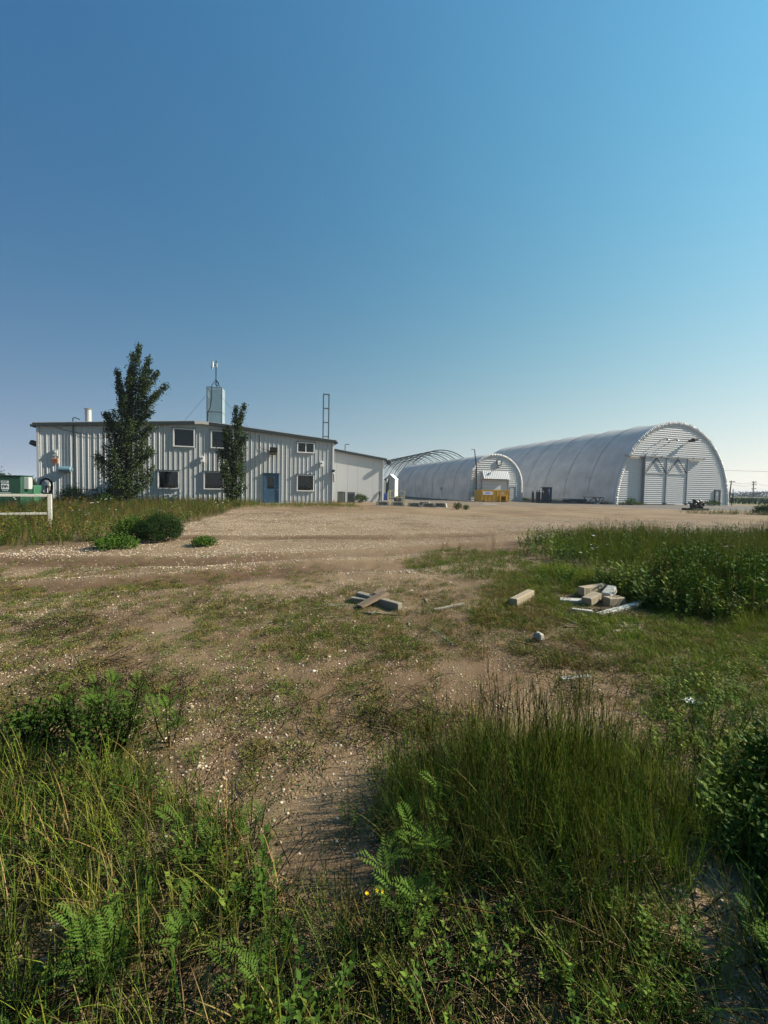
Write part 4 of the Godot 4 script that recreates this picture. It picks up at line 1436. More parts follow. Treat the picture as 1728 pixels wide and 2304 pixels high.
# ---------------------------------------------------------------- things in the yard
func build_bin() -> void:
	var bs := Basis(Vector3.UP, Q_TURN * 0.75)
	var t := thing("yellow_waste_bin", "yellow steel roll off waste bin with white labels before the overhead door", "waste bin", Vector3(14.65, 0.0, -53.9), Q_TURN * 0.75)
	var y := M("bin_yellow", 0.78, 0.44, 0.03, 0.5, 0.0, "mottle", 0.9, true)
	var w := 4.1
	var h := 1.42
	var dp := 2.0
	var m := MB.new()
	m.box(Vector3(-0.69, 0.12 + h / 2, dp / 2), Vector3(2.72, h, 0.07))
	m.box(Vector3(1.735, 0.12 + h / 2, dp / 2), Vector3(0.63, h, 0.07))
	m.box(Vector3(1.045, 1.17, dp / 2), Vector3(0.75, 0.74, 0.068))
	part("front_wall", m, y, t)
	m = MB.new()
	m.box(Vector3(0, 0.12 + h / 2, -dp / 2), Vector3(w, h, 0.07))
	part("rear_wall", m, y, t)
	for s in [-1, 1]:
		m = MB.new()
		m.box(Vector3(s * w / 2, 0.12 + h / 2, 0), Vector3(0.07, h, dp - 0.08))
		part("end_wall", m, y, t)
	m = MB.new()
	m.box(Vector3(0, 0.16, 0), Vector3(w - 0.08, 0.08, dp - 0.08))
	part("floor_plate", m, y, t)
	m = MB.new()
	m.box(Vector3(0, 1.56, dp / 2 + 0.02), Vector3(w + 0.14, 0.11, 0.14))
	m.box(Vector3(0, 1.56, -dp / 2 - 0.02), Vector3(w + 0.14, 0.11, 0.14))
	m.box(Vector3(-w / 2 - 0.01, 1.56, 0), Vector3(0.12, 0.108, dp - 0.11))
	m.box(Vector3(w / 2 + 0.01, 1.56, 0), Vector3(0.12, 0.108, dp - 0.11))
	part("top_rail", m, y, t)
	m = MB.new()
	m.box(Vector3(0.0, 0.78, dp / 2 + 0.07), Vector3(w - 0.1, 0.1, 0.08))
	part("middle_rail", m, y, t)
	for x in [-2.0, -1.5, -0.95, -0.4, 0.2, 1.75, 2.0]:
		m = MB.new()
		m.box(Vector3(x, 0.8, dp / 2 + 0.09), Vector3(0.1, 1.36, 0.12))
		part("rib", m, y, t)
	m = MB.new()
	m.box(Vector3(0.6, 0.5, dp / 2 + 0.14), Vector3(0.16, 0.85, 0.26))
	m.box(Vector3(1.5, 0.5, dp / 2 + 0.14), Vector3(0.16, 0.85, 0.26))
	m.box(Vector3(1.05, 0.88, dp / 2 + 0.14), Vector3(0.74, 0.16, 0.258))
	part("hook_frame", m, y, t)
	m = MB.new()
	m.box(Vector3(1.045, 0.45, dp / 2 - 0.7), Vector3(0.9, 0.9, 0.04))
	m.box(Vector3(0.6, 0.45, dp / 2 - 0.36), Vector3(0.04, 0.9, 0.64))
	m.box(Vector3(1.49, 0.45, dp / 2 - 0.36), Vector3(0.04, 0.9, 0.64))
	m.box(Vector3(1.045, 0.88, dp / 2 - 0.36), Vector3(0.85, 0.04, 0.64))
	part("hook_pocket", m, y, t)
	for x in [-1.75, 1.75]:
		m = MB.new()
		m.lathe([[0.0, 0], [0.12, 0], [0.12, 0.3], [0.0, 0.3]], Vector3(x, 0.12, 0.75), 12, Basis(Vector3.RIGHT, PI / 2))
		part("roller", m, mats["lamp_black"], t)
	# printed labels
	m = MB.new()
	m.box(Vector3(-1.2, 1.16, dp / 2 + 0.165), Vector3(1.4, 0.44, 0.012))
	var lb := part("label_plate", m, M("label_white", 0.72, 0.7, 0.74, 0.5), t)
	m = MB.new()
	for i in 5:
		m.box(Vector3(-1.5 + i * 0.15, 1.17, dp / 2 + 0.174), Vector3(0.11, 0.14 + 0.05 * (i % 2), 0.006), Basis(Vector3.BACK, 0.12))
	var pm := part("print", m, M("label_print", 0.18, 0.14, 0.4, 0.5), lb)
	pm.set_meta("kind", "stuff")
	m = MB.new()
	m.box(Vector3(1.0, 1.22, dp / 2 + 0.06), Vector3(0.56, 0.36, 0.04))
	part("label_plate", m, M("label_pale", 0.62, 0.5, 0.36, 0.6, 0.0, "grime", 2.0), t)

func build_yard() -> void:
	build_bin()
	var navy := M("cylinder_navy", 0.012, 0.016, 0.032, 0.35)
	var proto: Node3D = null
	var labs := ["leftmost dark blue gas cylinder of the row beside the small hall", "second dark blue gas cylinder from the left beside the small hall", "third dark blue gas cylinder from the left beside the small hall", "fourth dark blue gas cylinder from the left beside the small hall", "gas cylinder standing right against the dark blue cabin"]
	var xs := [20.25, 20.75, 21.12, 21.5, 22.3]
	for i in 5:
		var hs: float = [1.0, 1.04, 1.08, 1.05, 1.02][i]
		var at := Vector3(xs[i], 0.0, -53.9 + 0.2 * (i % 2))
		if proto == null:
			proto = thing("gas_cylinder", labs[i], "gas cylinder", at, 0, "gas cylinders by the small hall")
			var m := MB.new()
			m.lathe([[0.0, 0.0], [0.15, 0.0], [0.155, 0.05], [0.155, 1.25], [0.13, 1.38], [0.06, 1.47], [0.0, 1.48]], Vector3.ZERO, 14)
			part("body", m, navy, proto)
			m = MB.new()
			m.lathe([[0.07, 1.45], [0.08, 1.5], [0.07, 1.6], [0.0, 1.62]], Vector3.ZERO, 10)
			part("valve_cap", m, mats["brace_dark"], proto)
		else:
			proto = copy_of(proto, at, i * 0.7, labs[i])
		proto.scale = Vector3(1, hs, 1)
	var t := thing("dark_blue_cabin", "narrow dark blue cabin with flat roof behind the gas cylinders", "cabin", Vector3(22.85, 0.0, -55.6), 0.5)
	var m := MB.new()
	m.cbox(Vector3(0, 1.03, 0), Vector3(0.95, 2.06, 0.95), 0.03)
	part("case", m, M("cabin_blue", 0.03, 0.045, 0.075, 0.6), t)
	m = MB.new()
	m.box(Vector3(-0.15, 2.1, 0), Vector3(1.3, 0.07, 1.1))
	part("roof", m, mats["cabin_blue"], t)
	m = MB.new()
	m.box(Vector3(-0.2, 1.5, 0.485), Vector3(0.3, 0.75, 0.015))
	part("notice", m, M("notice_grey", 0.42, 0.44, 0.46, 0.6), t)
	m = MB.new()
	m.box(Vector3(0.02, 0.98, 0.482), Vector3(0.8, 1.85, 0.012))
	part("door", m, mats["cabin_blue"], t)
	# trailer bed and a truss trestle lying before the large hall
	t = thing("flat_trailer_deck", "low grey flat trailer deck lying along the large hall's side", "trailer", Vector3(27.1, 0.0, -56.4), 0.25)
	m = MB.new()
	m.box(Vector3(0, 0.5, 0), Vector3(3.0, 0.12, 1.6))
	part("deck", m, M("deck_grey", 0.2, 0.22, 0.23, 0.7), t)
	m = MB.new()
	m.box(Vector3(0, 0.3, 0.72), Vector3(2.9, 0.28, 0.08))
	part("side_beam", m, M("deck_dark", 0.05, 0.06, 0.06, 0.7), t)
	for x in [-1.2, 1.2]:
		m = MB.new()
		m.box(Vector3(x, 0.2, 0), Vector3(0.2, 0.4, 1.3))
		part("support", m, mats["deck_dark"], t)
	t = thing("steel_trestle", "dark open steel trestle with slanting legs before the large hall's side", "trestle", Vector3(28.3, 0.0, -53.2), 0.1)
	m = MB.new()
	m.bar(Vector3(-1.6, 0.9, 0), Vector3(1.6, 0.84, 0), 0.1, 0.08)
	part("top_bar", m, navy, t)
	m = MB.new()
	m.bar(Vector3(-0.9, 0.12, 0), Vector3(1.1, 0.12, 0), 0.1, 0.08)
	part("bottom_bar", m, navy, t)
	for q in [[-1.55, 0.88, -0.9, 0.12], [-0.1, 0.82, -0.85, 0.14], [-0.1, 0.82, 0.55, 0.14], [1.45, 0.82, 0.9, 0.14], [0.2, 0.82, 0.2, 0.14], [0.8, 0.82, 0.5, 0.14]]:
		m = MB.new()
		m.bar(Vector3(q[0], q[1], 0), Vector3(q[2], q[3], 0), 0.08, 0.07)
		part("strut", m, navy, t)
	for x in [-0.7, 0.9]:
		m = MB.new()
		m.bar(Vector3(x, 0.06, -0.7), Vector3(x, 0.06, 0.7), 0.1, 0.1)
		part("foot", m, navy, t)
	rng.seed = 91
	for i in 9:
		m = MB.new()
		m.cbox(Vector3(0, 0.08, 0), Vector3(rng.randf_range(0.2, 0.5), 0.16, rng.randf_range(0.15, 0.3)), 0.04, Basis(Vector3.UP, rng.randf() * 3), 0.04, i + 3)
		var x := 27.0 + i * 0.62 + rng.randf_range(-0.2, 0.2)
		solo("scrap_block", m, [mats["deck_dark"], mats["deck_grey"], mats["trim_light"]][i % 3 if i != 4 else 2], "small block of scrap lying by the steel trestle", "scrap", Vector3(x, -0.01, -51.6 + rng.randf_range(-0.5, 0.3)), rng.randf() * 3, "scrap blocks by the trestle")
	# engine on a pallet
	t = thing("scrap_engine", "dark greasy scrap engine on a skid out on the gravel", "engine", Vector3(30.1, gh(30.1, -38.2), -38.2), 0.3)
	var iron := M("engine_dark", 0.025, 0.032, 0.036, 0.5, 0.2, "rust", 1.6)
	var iron2 := M("engine_grey", 0.1, 0.12, 0.13, 0.45, 0.3, "rust", 1.6)
	m = MB.new()
	m.box(Vector3(0, 0.1, 0), Vector3(2.1, 0.2, 1.1))
	part("skid", m, iron, t)
	m = MB.new()
	m.cbox(Vector3(0.05, 0.42, 0), Vector3(0.9, 0.5, 0.6), 0.05, Basis(Vector3.BACK, 0.1))
	part("block", m, iron, t)
	m = MB.new()
	m.cbox(Vector3(0.1, 0.76, 0.05), Vector3(0.62, 0.3, 0.42), 0.05, Basis(Vector3.BACK, -0.15))
	part("head", m, iron, t)
	rng.seed = 55
	for i in 26:
		m = MB.new()
		var px := rng.randf_range(-0.9, 0.9)
		var py := 0.22 + rng.randf() * (0.95 - absf(px) * 0.65)
		var bz := rng.randf_range(-0.3, 0.45)
		if i % 2 == 0: m.lathe([[0.0, 0], [0.1, 0], [0.11, 0.02], [0.11, 0.2], [0.06, 0.24], [0.0, 0.24]], Vector3(px, py, bz), 10, Basis(Vector3(1, 0.3, 0.2).normalized(), rng.randf() * 3))
		else: m.cbox(Vector3(px, py, bz), Vector3(0.25, 0.18, 0.22), 0.03, Basis(Vector3(0.3, 1, 0.2).normalized(), rng.randf() * 3))
		part("fitting", m, iron if i % 3 else iron2, t)
	m = MB.new()
	m.lathe([[0.0, 0], [0.07, 0.0], [0.07, 0.12], [0.0, 0.13]], Vector3(0.22, 0.9, 0.1), 10)
	part("filler_cap", m, mats["trim_light"], t)
	for i in 3:
		m = MB.new()
		m.tube([Vector3(-0.8 + i * 0.5, 0.2, 0.5), Vector3(-0.6 + i * 0.5, 0.5 + 0.1 * i, 0.45), Vector3(-0.2 + i * 0.4, 0.6, 0.4)], 0.04, 0.04, 7)
		part("pipe", m, iron, t)
	# concrete wheel stops
	var conc := M("stop_concrete", 0.42, 0.4, 0.35, 0.9, 0.0, "grime", 1.4)
	var spots := [[-0.1, -29.3, 0.1], [1.02, -29.7, 0.05], [2.3, -30.2, 0.02], [3.42, -30.6, 0.0], [3.55, -34.6, -0.35], [4.75, -33.0, -0.4]]
	var cl := ["leftmost concrete block in the front row of wheel stops", "second concrete block from the left in the front row of wheel stops", "third concrete block from the left in the front row of wheel stops", "fourth concrete block from the left in the front row of wheel stops", "turned concrete block set back behind the row of wheel stops", "rightmost turned concrete block at the end of the wheel stops"]
	var first: Node3D = null
	for i in 6:
		var at := on(spots[i][0], spots[i][1])
		if first == null:
			first = thing("wheel_stop", cl[0], "concrete block", at, spots[i][2], "concrete wheel stops")
			m = MB.new()
			var w0 := 0.53
			var w1 := 0.42
			var z0 := 0.22
			var z1 := 0.14
			var hh := 0.33
			m.quad(Vector3(-w1, hh, z1), Vector3(w1, hh, z1), Vector3(w1, hh, -z1), Vector3(-w1, hh, -z1))
			# the front has a deep slot
			var f := func(x: float, yy: float) -> Vector3:
				var k := (yy + 0.03) / (hh + 0.03)
				return Vector3(x * lerpf(w0, w1, k), yy, lerpf(z0, z1, k))
			var inn := Vector3(0, 0, -0.22)
			var s0 := 0.06
			var s1 := 0.26
			m.quad(f.call(-1, -0.03), f.call(1, -0.03), f.call(1, s0), f.call(-1, s0))
			m.quad(f.call(-1, s1), f.call(1, s1), f.call(1, hh), f.call(-1, hh))
			m.quad(f.call(-1, s0), f.call(-0.66, s0), f.call(-0.66, s1), f.call(-1, s1))
			m.quad(f.call(0.66, s0), f.call(1, s0), f.call(1, s1), f.call(0.66, s1))
			m.quad(f.call(-0.66, s0) + inn, f.call(0.66, s0) + inn, f.call(0.66, s1) + inn, f.call(-0.66, s1) + inn)
			m.quad(f.call(-0.66, s0), f.call(0.66, s0), f.call(0.66, s0) + inn, f.call(-0.66, s0) + inn)
			m.quad(f.call(-0.66, s1) + inn, f.call(0.66, s1) + inn, f.call(0.66, s1), f.call(-0.66, s1))
			m.quad(f.call(-0.66, s0), f.call(-0.66, s0) + inn, f.call(-0.66, s1) + inn, f.call(-0.66, s1))
			m.quad(f.call(0.66, s0) + inn, f.call(0.66, s0), f.call(0.66, s1), f.call(0.66, s1) + inn)
			m.quad(Vector3(w0, -0.03, -z0), Vector3(-w0, -0.03, -z0), Vector3(-w1, hh, -z1), Vector3(w1, hh, -z1))
			m.quad(Vector3(w0, -0.03, z0), Vector3(w0, -0.03, -z0), Vector3(w1, hh, -z1), Vector3(w1, hh, z1))
			m.quad(Vector3(-w0, -0.03, -z0), Vector3(-w0, -0.03, z0), Vector3(-w1, hh, z1), Vector3(-w1, hh, -z1))
			part("block", m, conc, first)
			m = MB.new()
			m.tube([Vector3(-0.05, hh - 0.02, 0), Vector3(-0.05, hh + 0.05, 0), Vector3(0.05, hh + 0.05, 0), Vector3(0.05, hh - 0.02, 0)], 0.01, 0.01, 5)
			part("lifting_loop", m, mats["brace_dark"], first)
		else:
			copy_of(first, at, spots[i][2], cl[i])
	# pipe rack of yellow tube
	t = thing("yellow_pipe_rack", "pale yellow square tube rack standing on the yard before the small hall", "rack", on(1.15, -38.6), 0.12)
	var yl := M("rack_yellow", 0.62, 0.57, 0.32, 0.55)
	for x in [-0.8, 0.8]:
		for z in [0.3, -0.55]:
			m = MB.new()
			var ox := 0.0 if z > 0 else (0.32 if x < 0 else -0.5)
			m.box(Vector3(x + ox, 0.6, z), Vector3(0.07, 1.24, 0.07))
			part("post", m, yl, t)
	for y in [1.19, 0.58]:
		m = MB.new()
		m.box(Vector3(0, y, 0.3), Vector3(1.53, 0.06, 0.06))
		part("rail", m, yl, t)
	m = MB.new()
	m.box(Vector3(-0.09, 1.185, -0.55), Vector3(0.71, 0.06, 0.06))
	part("rail", m, yl, t)
	for s in [-1, 1]:
		m = MB.new()
		m.bar(Vector3(s * 0.8, 1.185, 0.27), Vector3(-0.48 if s < 0 else 0.3, 1.185, -0.52), 0.055, 0.055)
		part("side_rail", m, yl, t)
	t = thing("valve_fitting", "small dark valve with pipe flanges lying under the yellow rack", "valve", on(1.35, -38.3), 0.3)
	m = MB.new()
	m.lathe([[0.0, 0], [0.16, 0], [0.16, 0.08], [0.1, 0.1], [0.1, 0.45], [0.16, 0.47], [0.16, 0.55], [0, 0.55]], Vector3(-0.25, 0.16, 0), 14, Basis(Vector3.BACK, -PI / 2))
	part("body", m, iron, t)
	m = MB.new()
	m.lathe([[0.03, 0.2], [0.03, 0.4], [0.12, 0.41], [0.12, 0.44], [0.0, 0.44]], Vector3(0.02, 0.05, 0), 12)
	part("hand_wheel", m, iron, t)
	m = MB.new()
	m.box(Vector3(0, 0.03, 0), Vector3(0.9, 0.05, 0.35))
	solo("white_board", m, mats["trim_light"], "white board lying flat on the yard left of the yellow rack", "board", on(0.1, -40.5), 0.1)
	m = MB.new()
	m.cbox(Vector3(0, 0.02, 0), Vector3(1.6, 0.05, 0.35), 0.01)
	solo("pale_plank", m, mats["trim_light"], "pale flat plank lying on the yard in front of the yellow bin", "plank", on(11.6, -43.2), 0.1)

func build_transformer() -> void:
	var bs := Basis(Vector3.UP, MAIN_TURN)
	var fr := Vector3(-18.35, 0.0, -20.0)
	var at := fr + bs * Vector3(-1.0, 0, -0.55)
	at.y = gh(at.x, at.z) - 0.05
	var gm := M("green_paint", 0.022, 0.085, 0.05, 0.45, 0.0, "mottle", 0.8)
	var t := thing("green_transformer", "dark green electrical transformer box with white notices left of the building", "transformer", at, MAIN_TURN)
	var m := MB.new()
	m.cbox(Vector3(0, 0.82, 0), Vector3(2.0, 1.64, 1.1), 0.03)
	part("case", m, gm, t)
	m = MB.new()
	m.box(Vector3(0, 1.67, 0), Vector3(2.08, 0.05, 1.18))
	part("lid", m, gm, t)
	m = MB.new()
	m.cbox(Vector3(0.62, 0.6, -1.0), Vector3(0.9, 1.2, 0.8), 0.03)
	part("rear_case", m, M("green_light", 0.04, 0.14, 0.075, 0.45), t)
	m = MB.new()
	m.box(Vector3(1.1, 0.78, -0.4), Vector3(0.2, 0.05, 0.4))
	part("shelf", m, mats["green_light"], t)
	m = MB.new()
	m.cbox(Vector3(1.1, 1.3, 0.12), Vector3(0.22, 0.62, 0.34), 0.02)
	part("meter_box", m, mats["grey_box"], t)
	m = MB.new()
	m.box(Vector3(1.03, 1.32, -0.32), Vector3(0.04, 0.46, 0.24))
	part("notice", m, mats["plate"], t)
	for q in [[0.34, 1.36, 0.3, 0.1], [0.35, 1.12, 0.3, 0.28]]:
		m = MB.new()
		m.box(Vector3(q[0], q[1], 0.556), Vector3(q[2], q[3], 0.008))
		var pl := part("notice", m, mats["plate"], t)
		m = MB.new()
		for k in 4:
			m.box(Vector3(q[0] - 0.09 + 0.06 * k, q[1] + 0.02 * (k % 2), 0.562), Vector3(0.035, q[3] * 0.5, 0.004), Basis(Vector3.BACK, 0.5 * (k % 2)))
		var pr := part("print", m, M("print_black", 0.02, 0.02, 0.02, 0.6), pl)
		pr.set_meta("kind", "stuff")
	m = MB.new()
	for k in 4: m.box(Vector3(0.26 + k * 0.06, 0.91, 0.556), Vector3(0.042, 0.05, 0.006))
	for k in 8: m.box(Vector3(0.16 + k * 0.055, 0.8, 0.556), Vector3(0.04, 0.045, 0.006))
	var st := part("stencil", m, M("stencil_white", 0.5, 0.55, 0.52, 0.6), t)
	st.set_meta("kind", "stuff")
	# white tube fence
	var wf := M("fence_white", 0.7, 0.69, 0.6, 0.55, 0.0, "grime", 2.0)
	var a := Vector3(-11.42, 0, -13.5)
	var b := Vector3(-13.2, 0, -12.5)
	var d := (b - a).normalized()
	var turn := atan2(-d.z, d.x)
	t = thing("white_tube_fence", "white square tube barrier rail standing in the weeds at the left edge", "fence", Vector3(a.x, gh(a.x, a.z), a.z), turn)
	var top := 1.13 - gh(a.x, a.z)
	for x in [0.0, 3.2]:
		m = MB.new()
		m.cbox(Vector3(x, top / 2 - 0.1, 0), Vector3(0.11, top + 0.2, 0.11), 0.008)
		part("post", m, wf, t)
	m = MB.new()
	m.cbox(Vector3(1.6, top - 0.045, 0), Vector3(3.08, 0.09, 0.1), 0.008)
	part("rail", m, wf, t)
	m = MB.new()
	m.cbox(Vector3(1.6, top - 0.66, 0), Vector3(3.08, 0.075, 0.09), 0.008)
	part("rail", m, wf, t)

func build_poles() -> void:
	var wd := M("pole_wood", 0.13, 0.11, 0.09, 0.9, 0.0, "wood", 0.8)
	var p1 := Vector3(175.0, -0.2, -200.0)
	var p2 := Vector3(223.5, -0.2, -240.0)
	var labs := ["wooden power pole with one cross arm just right of the large hall", "farther power pole with three cross arms near the right edge"]
	for k in 2:
		var t := thing("power_pole", labs[k], "power pole", [p1, p2][k], 0.35, "power poles along the far road")
		var h: float = [8.9, 10.2][k]
		var m := MB.new()
		m.tube([Vector3(-0.9 * (1 - k), 0, 0), Vector3(0, h, 0)], 0.32, 0.24, 8)
		part("pole", m, wd, t)
		var ys := [h - 0.7] if k == 0 else [h - 0.6, h - 2.1, h - 4.6]
		for y in ys:
			m = MB.new()
			m.box(Vector3(0, y, 0.3), Vector3(4.2, 0.28, 0.26))
			part("cross_arm", m, wd, t)
			for x in [-1.9, -0.9, 0.9, 1.9]:
				m = MB.new()
				m.lathe([[0.1, 0.14], [0.16, 0.3], [0.1, 0.5], [0.0, 0.55]], Vector3(x, y, 0.3), 8)
				part("insulator", m, mats["lamp_dark"], t)
	var wire := M("wire_dark", 0.06, 0.065, 0.07, 0.6)
	var runs := [[Vector3(110, 14.6, -200), Vector3(330, 15.4, -215), "top power line crossing the sky right of the large hall"], [p1 + Vector3(0, 8.4, 0), p2 + Vector3(0, 9.4, 0), "power line between the two far poles"], [p2 + Vector3(0, 9.4, 0), p2 + Vector3(60, 9.0, -45), "power line leaving the farther pole to the right"], [p1 + Vector3(0, 7.2, 0), p2 + Vector3(0, 8.0, 0), "lower power line between the two far poles"]]
	for q in runs:
		var m := MB.new()
		var pts := []
		for i in 13:
			var f := i / 12.0
			pts.append(q[0].lerp(q[1], f) - Vector3(0, 1.0 * sin(PI * f), 0))
		m.tube(pts, 0.06, 0.06, 4)
		solo("power_line", m, wire, q[2], "power line", Vector3.ZERO, 0.0, "power lines")
	var m := MB.new()
	m.rod(Vector3(0, 0, 0), Vector3(0.15, 2.4, 0), 0.05, 7)
	solo("marker_post", m, mats["brace_dark"], "thin dark post at the right foot of the large hall", "post", Vector3(50.6, -0.02, -57.6), 0.0)

# ---------------------------------------------------------------- timber on the ground
func timber(called: String, label: String, cat: String, a: Vector2, b: Vector2, w: float, h: float, mat: Material, lift := 0.0, lift2 := 0.0, group := "", jit := 0.004) -> void:
	# a, b: the ends of the piece as (x, distance); it lies on the ground, or lifted where it rests on another piece
	var mid := (a + b) / 2
	var len := a.distance_to(b)
	var d := (b - a) / len
	var ya := gh(a.x, -a.y) + lift
	var yb := gh(b.x, -b.y) + lift2
	var m := MB.new()
	var n := 4
	var rr := RandomNumberGenerator.new()
	rr.seed = hash(label)
	m.cbox(Vector3(0, h / 2, 0), Vector3(len, h, w), minf(w, h) * 0.08, Basis.IDENTITY, jit, hash(label) % 1000)
	var o := solo(called, m, mat, label, cat, Vector3(mid.x, (ya + yb) / 2 - 0.014, -mid.y), 0.0, group)
	var ax := Vector3(d.x, (yb - ya) / len, -d.y).normalized()
	var az := ax.cross(Vector3.UP).normalized()
	o.basis = Basis(ax, az.cross(ax).normalized(), az)

func build_timber() -> void:
	var cream := M("timber_cream", 0.58, 0.5, 0.36, 0.85, 0.0, "wood", 3.0, true)
	var grey := M("timber_grey", 0.4, 0.37, 0.31, 0.9, 0.0, "wood", 3.0, true)
	var brown := M("timber_brown", 0.36, 0.27, 0.18, 0.9, 0.0, "wood", 3.0, true)
	var paint := M("timber_paint", 0.66, 0.64, 0.56, 0.7, 0.0, "grime", 4.0, true)
	timber("timber_beam", "long square grey timber beam of the left timber heap", "timber", Vector2(-0.34, 5.46), Vector2(0.23, 4.98), 0.1, 0.105, grey, 0.02, 0.0)
	timber("timber_beam", "second timber beam lying behind the left heap's long beam", "timber", Vector2(-0.42, 5.36), Vector2(-0.04, 5.18), 0.09, 0.075, grey)
	timber("broken_plank", "rough brown plank leaning across the left timber heap", "plank", Vector2(-0.3, 5.02), Vector2(0.06, 5.3), 0.13, 0.03, brown, 0.03, 0.15, "", 0.01)
	timber("broken_plank", "short splintered plank standing out behind the left timber heap", "plank", Vector2(-0.1, 5.28), Vector2(0.04, 5.45), 0.07, 0.03, brown, 0.11, 0.16, "", 0.01)
	timber("broken_plank", "thin weathered plank flat in the grass before the left timber heap", "plank", Vector2(-0.12, 4.88), Vector2(0.2, 4.82), 0.06, 0.025, brown, 0.0, 0.0, "", 0.008)
	timber("timber_beam", "single cream timber block lying between the two timber heaps", "timber", Vector2(1.75, 5.24), Vector2(2.16, 5.7), 0.105, 0.13, cream)
	timber("timber_block", "upper back cream timber block of the right heap", "timber", Vector2(2.86, 5.66), Vector2(3.38, 5.95), 0.1, 0.12, cream, 0.06, 0.05)
	timber("timber_block", "tilted pale timber block on top of the right heap", "timber", Vector2(3.14, 5.5), Vector2(3.33, 5.66), 0.12, 0.11, paint, 0.05, 0.12)
	timber("timber_block", "short cream timber block in the middle of the right heap", "timber", Vector2(2.78, 5.32), Vector2(3.02, 5.5), 0.13, 0.11, cream, 0.02, 0.06)
	timber("timber_block", "square ended timber block at the right side of the right heap", "timber", Vector2(3.06, 5.36), Vector2(3.34, 5.45), 0.12, 0.13, cream)
	timber("broken_plank", "pale plank at the left side of the right timber heap", "plank", Vector2(2.52, 5.56), Vector2(2.92, 5.42), 0.12, 0.045, paint, 0.0, 0.03)
	timber("broken_plank", "small white painted board piece before the right timber heap", "plank", Vector2(2.46, 5.08), Vector2(2.7, 5.02), 0.06, 0.05, paint)
	timber("broken_plank", "split brown board under the front of the right timber heap", "plank", Vector2(2.62, 5.2), Vector2(3.15, 5.22), 0.1, 0.03, brown)
	timber("broken_plank", "long white painted board reaching from the right heap into the grass", "plank", Vector2(2.74, 4.94), Vector2(3.62, 5.42), 0.085, 0.045, paint, 0.0, 0.05)
	timber("broken_plank", "short pale board end at the back of the right timber heap", "plank", Vector2(3.22, 6.12), Vector2(3.5, 6.2), 0.08, 0.05, paint, 0.02, 0.04)
	timber("weathered_stick", "long grey stick half hidden in the short grass right of the left heap", "stick", Vector2(0.66, 4.95), Vector2(1.1, 5.25), 0.045, 0.03, grey, 0.01, 0.02)
	timber("weathered_stick", "long pale stick lying aslant in the middle of the weeds", "stick", Vector2(0.55, 4.35), Vector2(0.75, 3.95), 0.04, 0.02, grey, -0.004, -0.006)
	timber("weathered_stick", "pale flat stick lying behind the tall foreground grass", "stick", Vector2(1.5, 3.22), Vector2(1.75, 3.25), 0.035, 0.02, paint, 0.01, 0.01)
	timber("weathered_stick", "flat grey stick in the sparse weeds left of the left heap", "stick", Vector2(-0.85, 5.05), Vector2(-0.42, 5.18), 0.05, 0.02, grey, 0.005, 0.005)
	rng.seed = 313
	for i in 26:
		var c := Vector2(2.85 + rng.randfn(0, 0.25), 4.5 + rng.randfn(0, 0.13))
		if i > 18: c = Vector2(0.0 + rng.randfn(0, 0.35), 4.75 + rng.randfn(0, 0.2))
		if i > 22: c = Vector2(0.7 + rng.randfn(0, 0.3), 5.6 + rng.randfn(0, 0.15))
		var g := rng.randf() * PI
		var l := rng.randf_range(0.05, 0.16)
		var dd := Vector2(cos(g), sin(g) * 0.8) * l
		timber("bark_chip", "brown bark chip scattered on the ground near the timber heaps", "bark chip", c - dd, c + dd, rng.randf_range(0.02, 0.05), 0.012, [brown, grey, cream][i % 3], rng.randf_range(0.004, 0.03), rng.randf_range(0.004, 0.03), "bark chips near the timber", 0.004)
	# a scrap of white foil and a grey stone block
	var m := MB.new()
	m.cbox(Vector3(0, 0.035, 0), Vector3(0.1, 0.08, 0.09), 0.015, Basis(Vector3.UP, 0.6), 0.01, 8)
	solo("grey_stone", m, mats["stop_concrete"], "single grey squarish stone in the weeds below the cream timber block", "stone", on(1.64, -4.06))
	m = MB.new()
	var rows := []
	rng.seed = 5
	for i in 6:
		var row := []
		for j in 6:
			row.append(Vector3(-0.09 + 0.036 * i + rng.randf_range(-0.012, 0.012), 0.02 + rng.randf_range(0.0, 0.035), 0.06 - 0.026 * j + rng.randf_range(-0.01, 0.01)))
		rows.append(row)
	m.grid(rows)
	var wm := M("plastic_white", 0.72, 0.72, 0.7, 0.5)
	wm.cull_mode = BaseMaterial3D.CULL_DISABLED
	solo("plastic_scrap", m, wm, "crumpled scrap of white plastic lying in the weeds at the right", "litter", on(2.3, -2.85)).scale = Vector3(0.62, 0.5, 0.62)

# ---------------------------------------------------------------- plants
func leaf(m: MB, p: Vector3, d: Vector3, side: Vector3, l: float, w: float) -> void:
	var s := side.normalized() * w * 0.5
	var t := p + d * l
	var q := p + d * l * 0.45
	m.tri(p, q - s, t)
	m.tri(p, t, q + s)

func rand_dir(r: RandomNumberGenerator) -> Vector3:
	var z := r.randf_range(-1, 1)
	var a := r.randf() * TAU
	var k := sqrt(1 - z * z)
	return Vector3(k * cos(a), z, k * sin(a))

func profile_at(rows: Array, h: float) -> Vector2:
	for i in rows.size() - 1:
		if h <= rows[i + 1][0]:
			var f: float = clampf((h - rows[i][0]) / (rows[i + 1][0] - rows[i][0]), 0, 1)
			return Vector2(lerpf(rows[i][1], rows[i + 1][1], f), lerpf(rows[i][2], rows[i + 1][2], f))
	return Vector2(rows[-1][1], rows[-1][2])

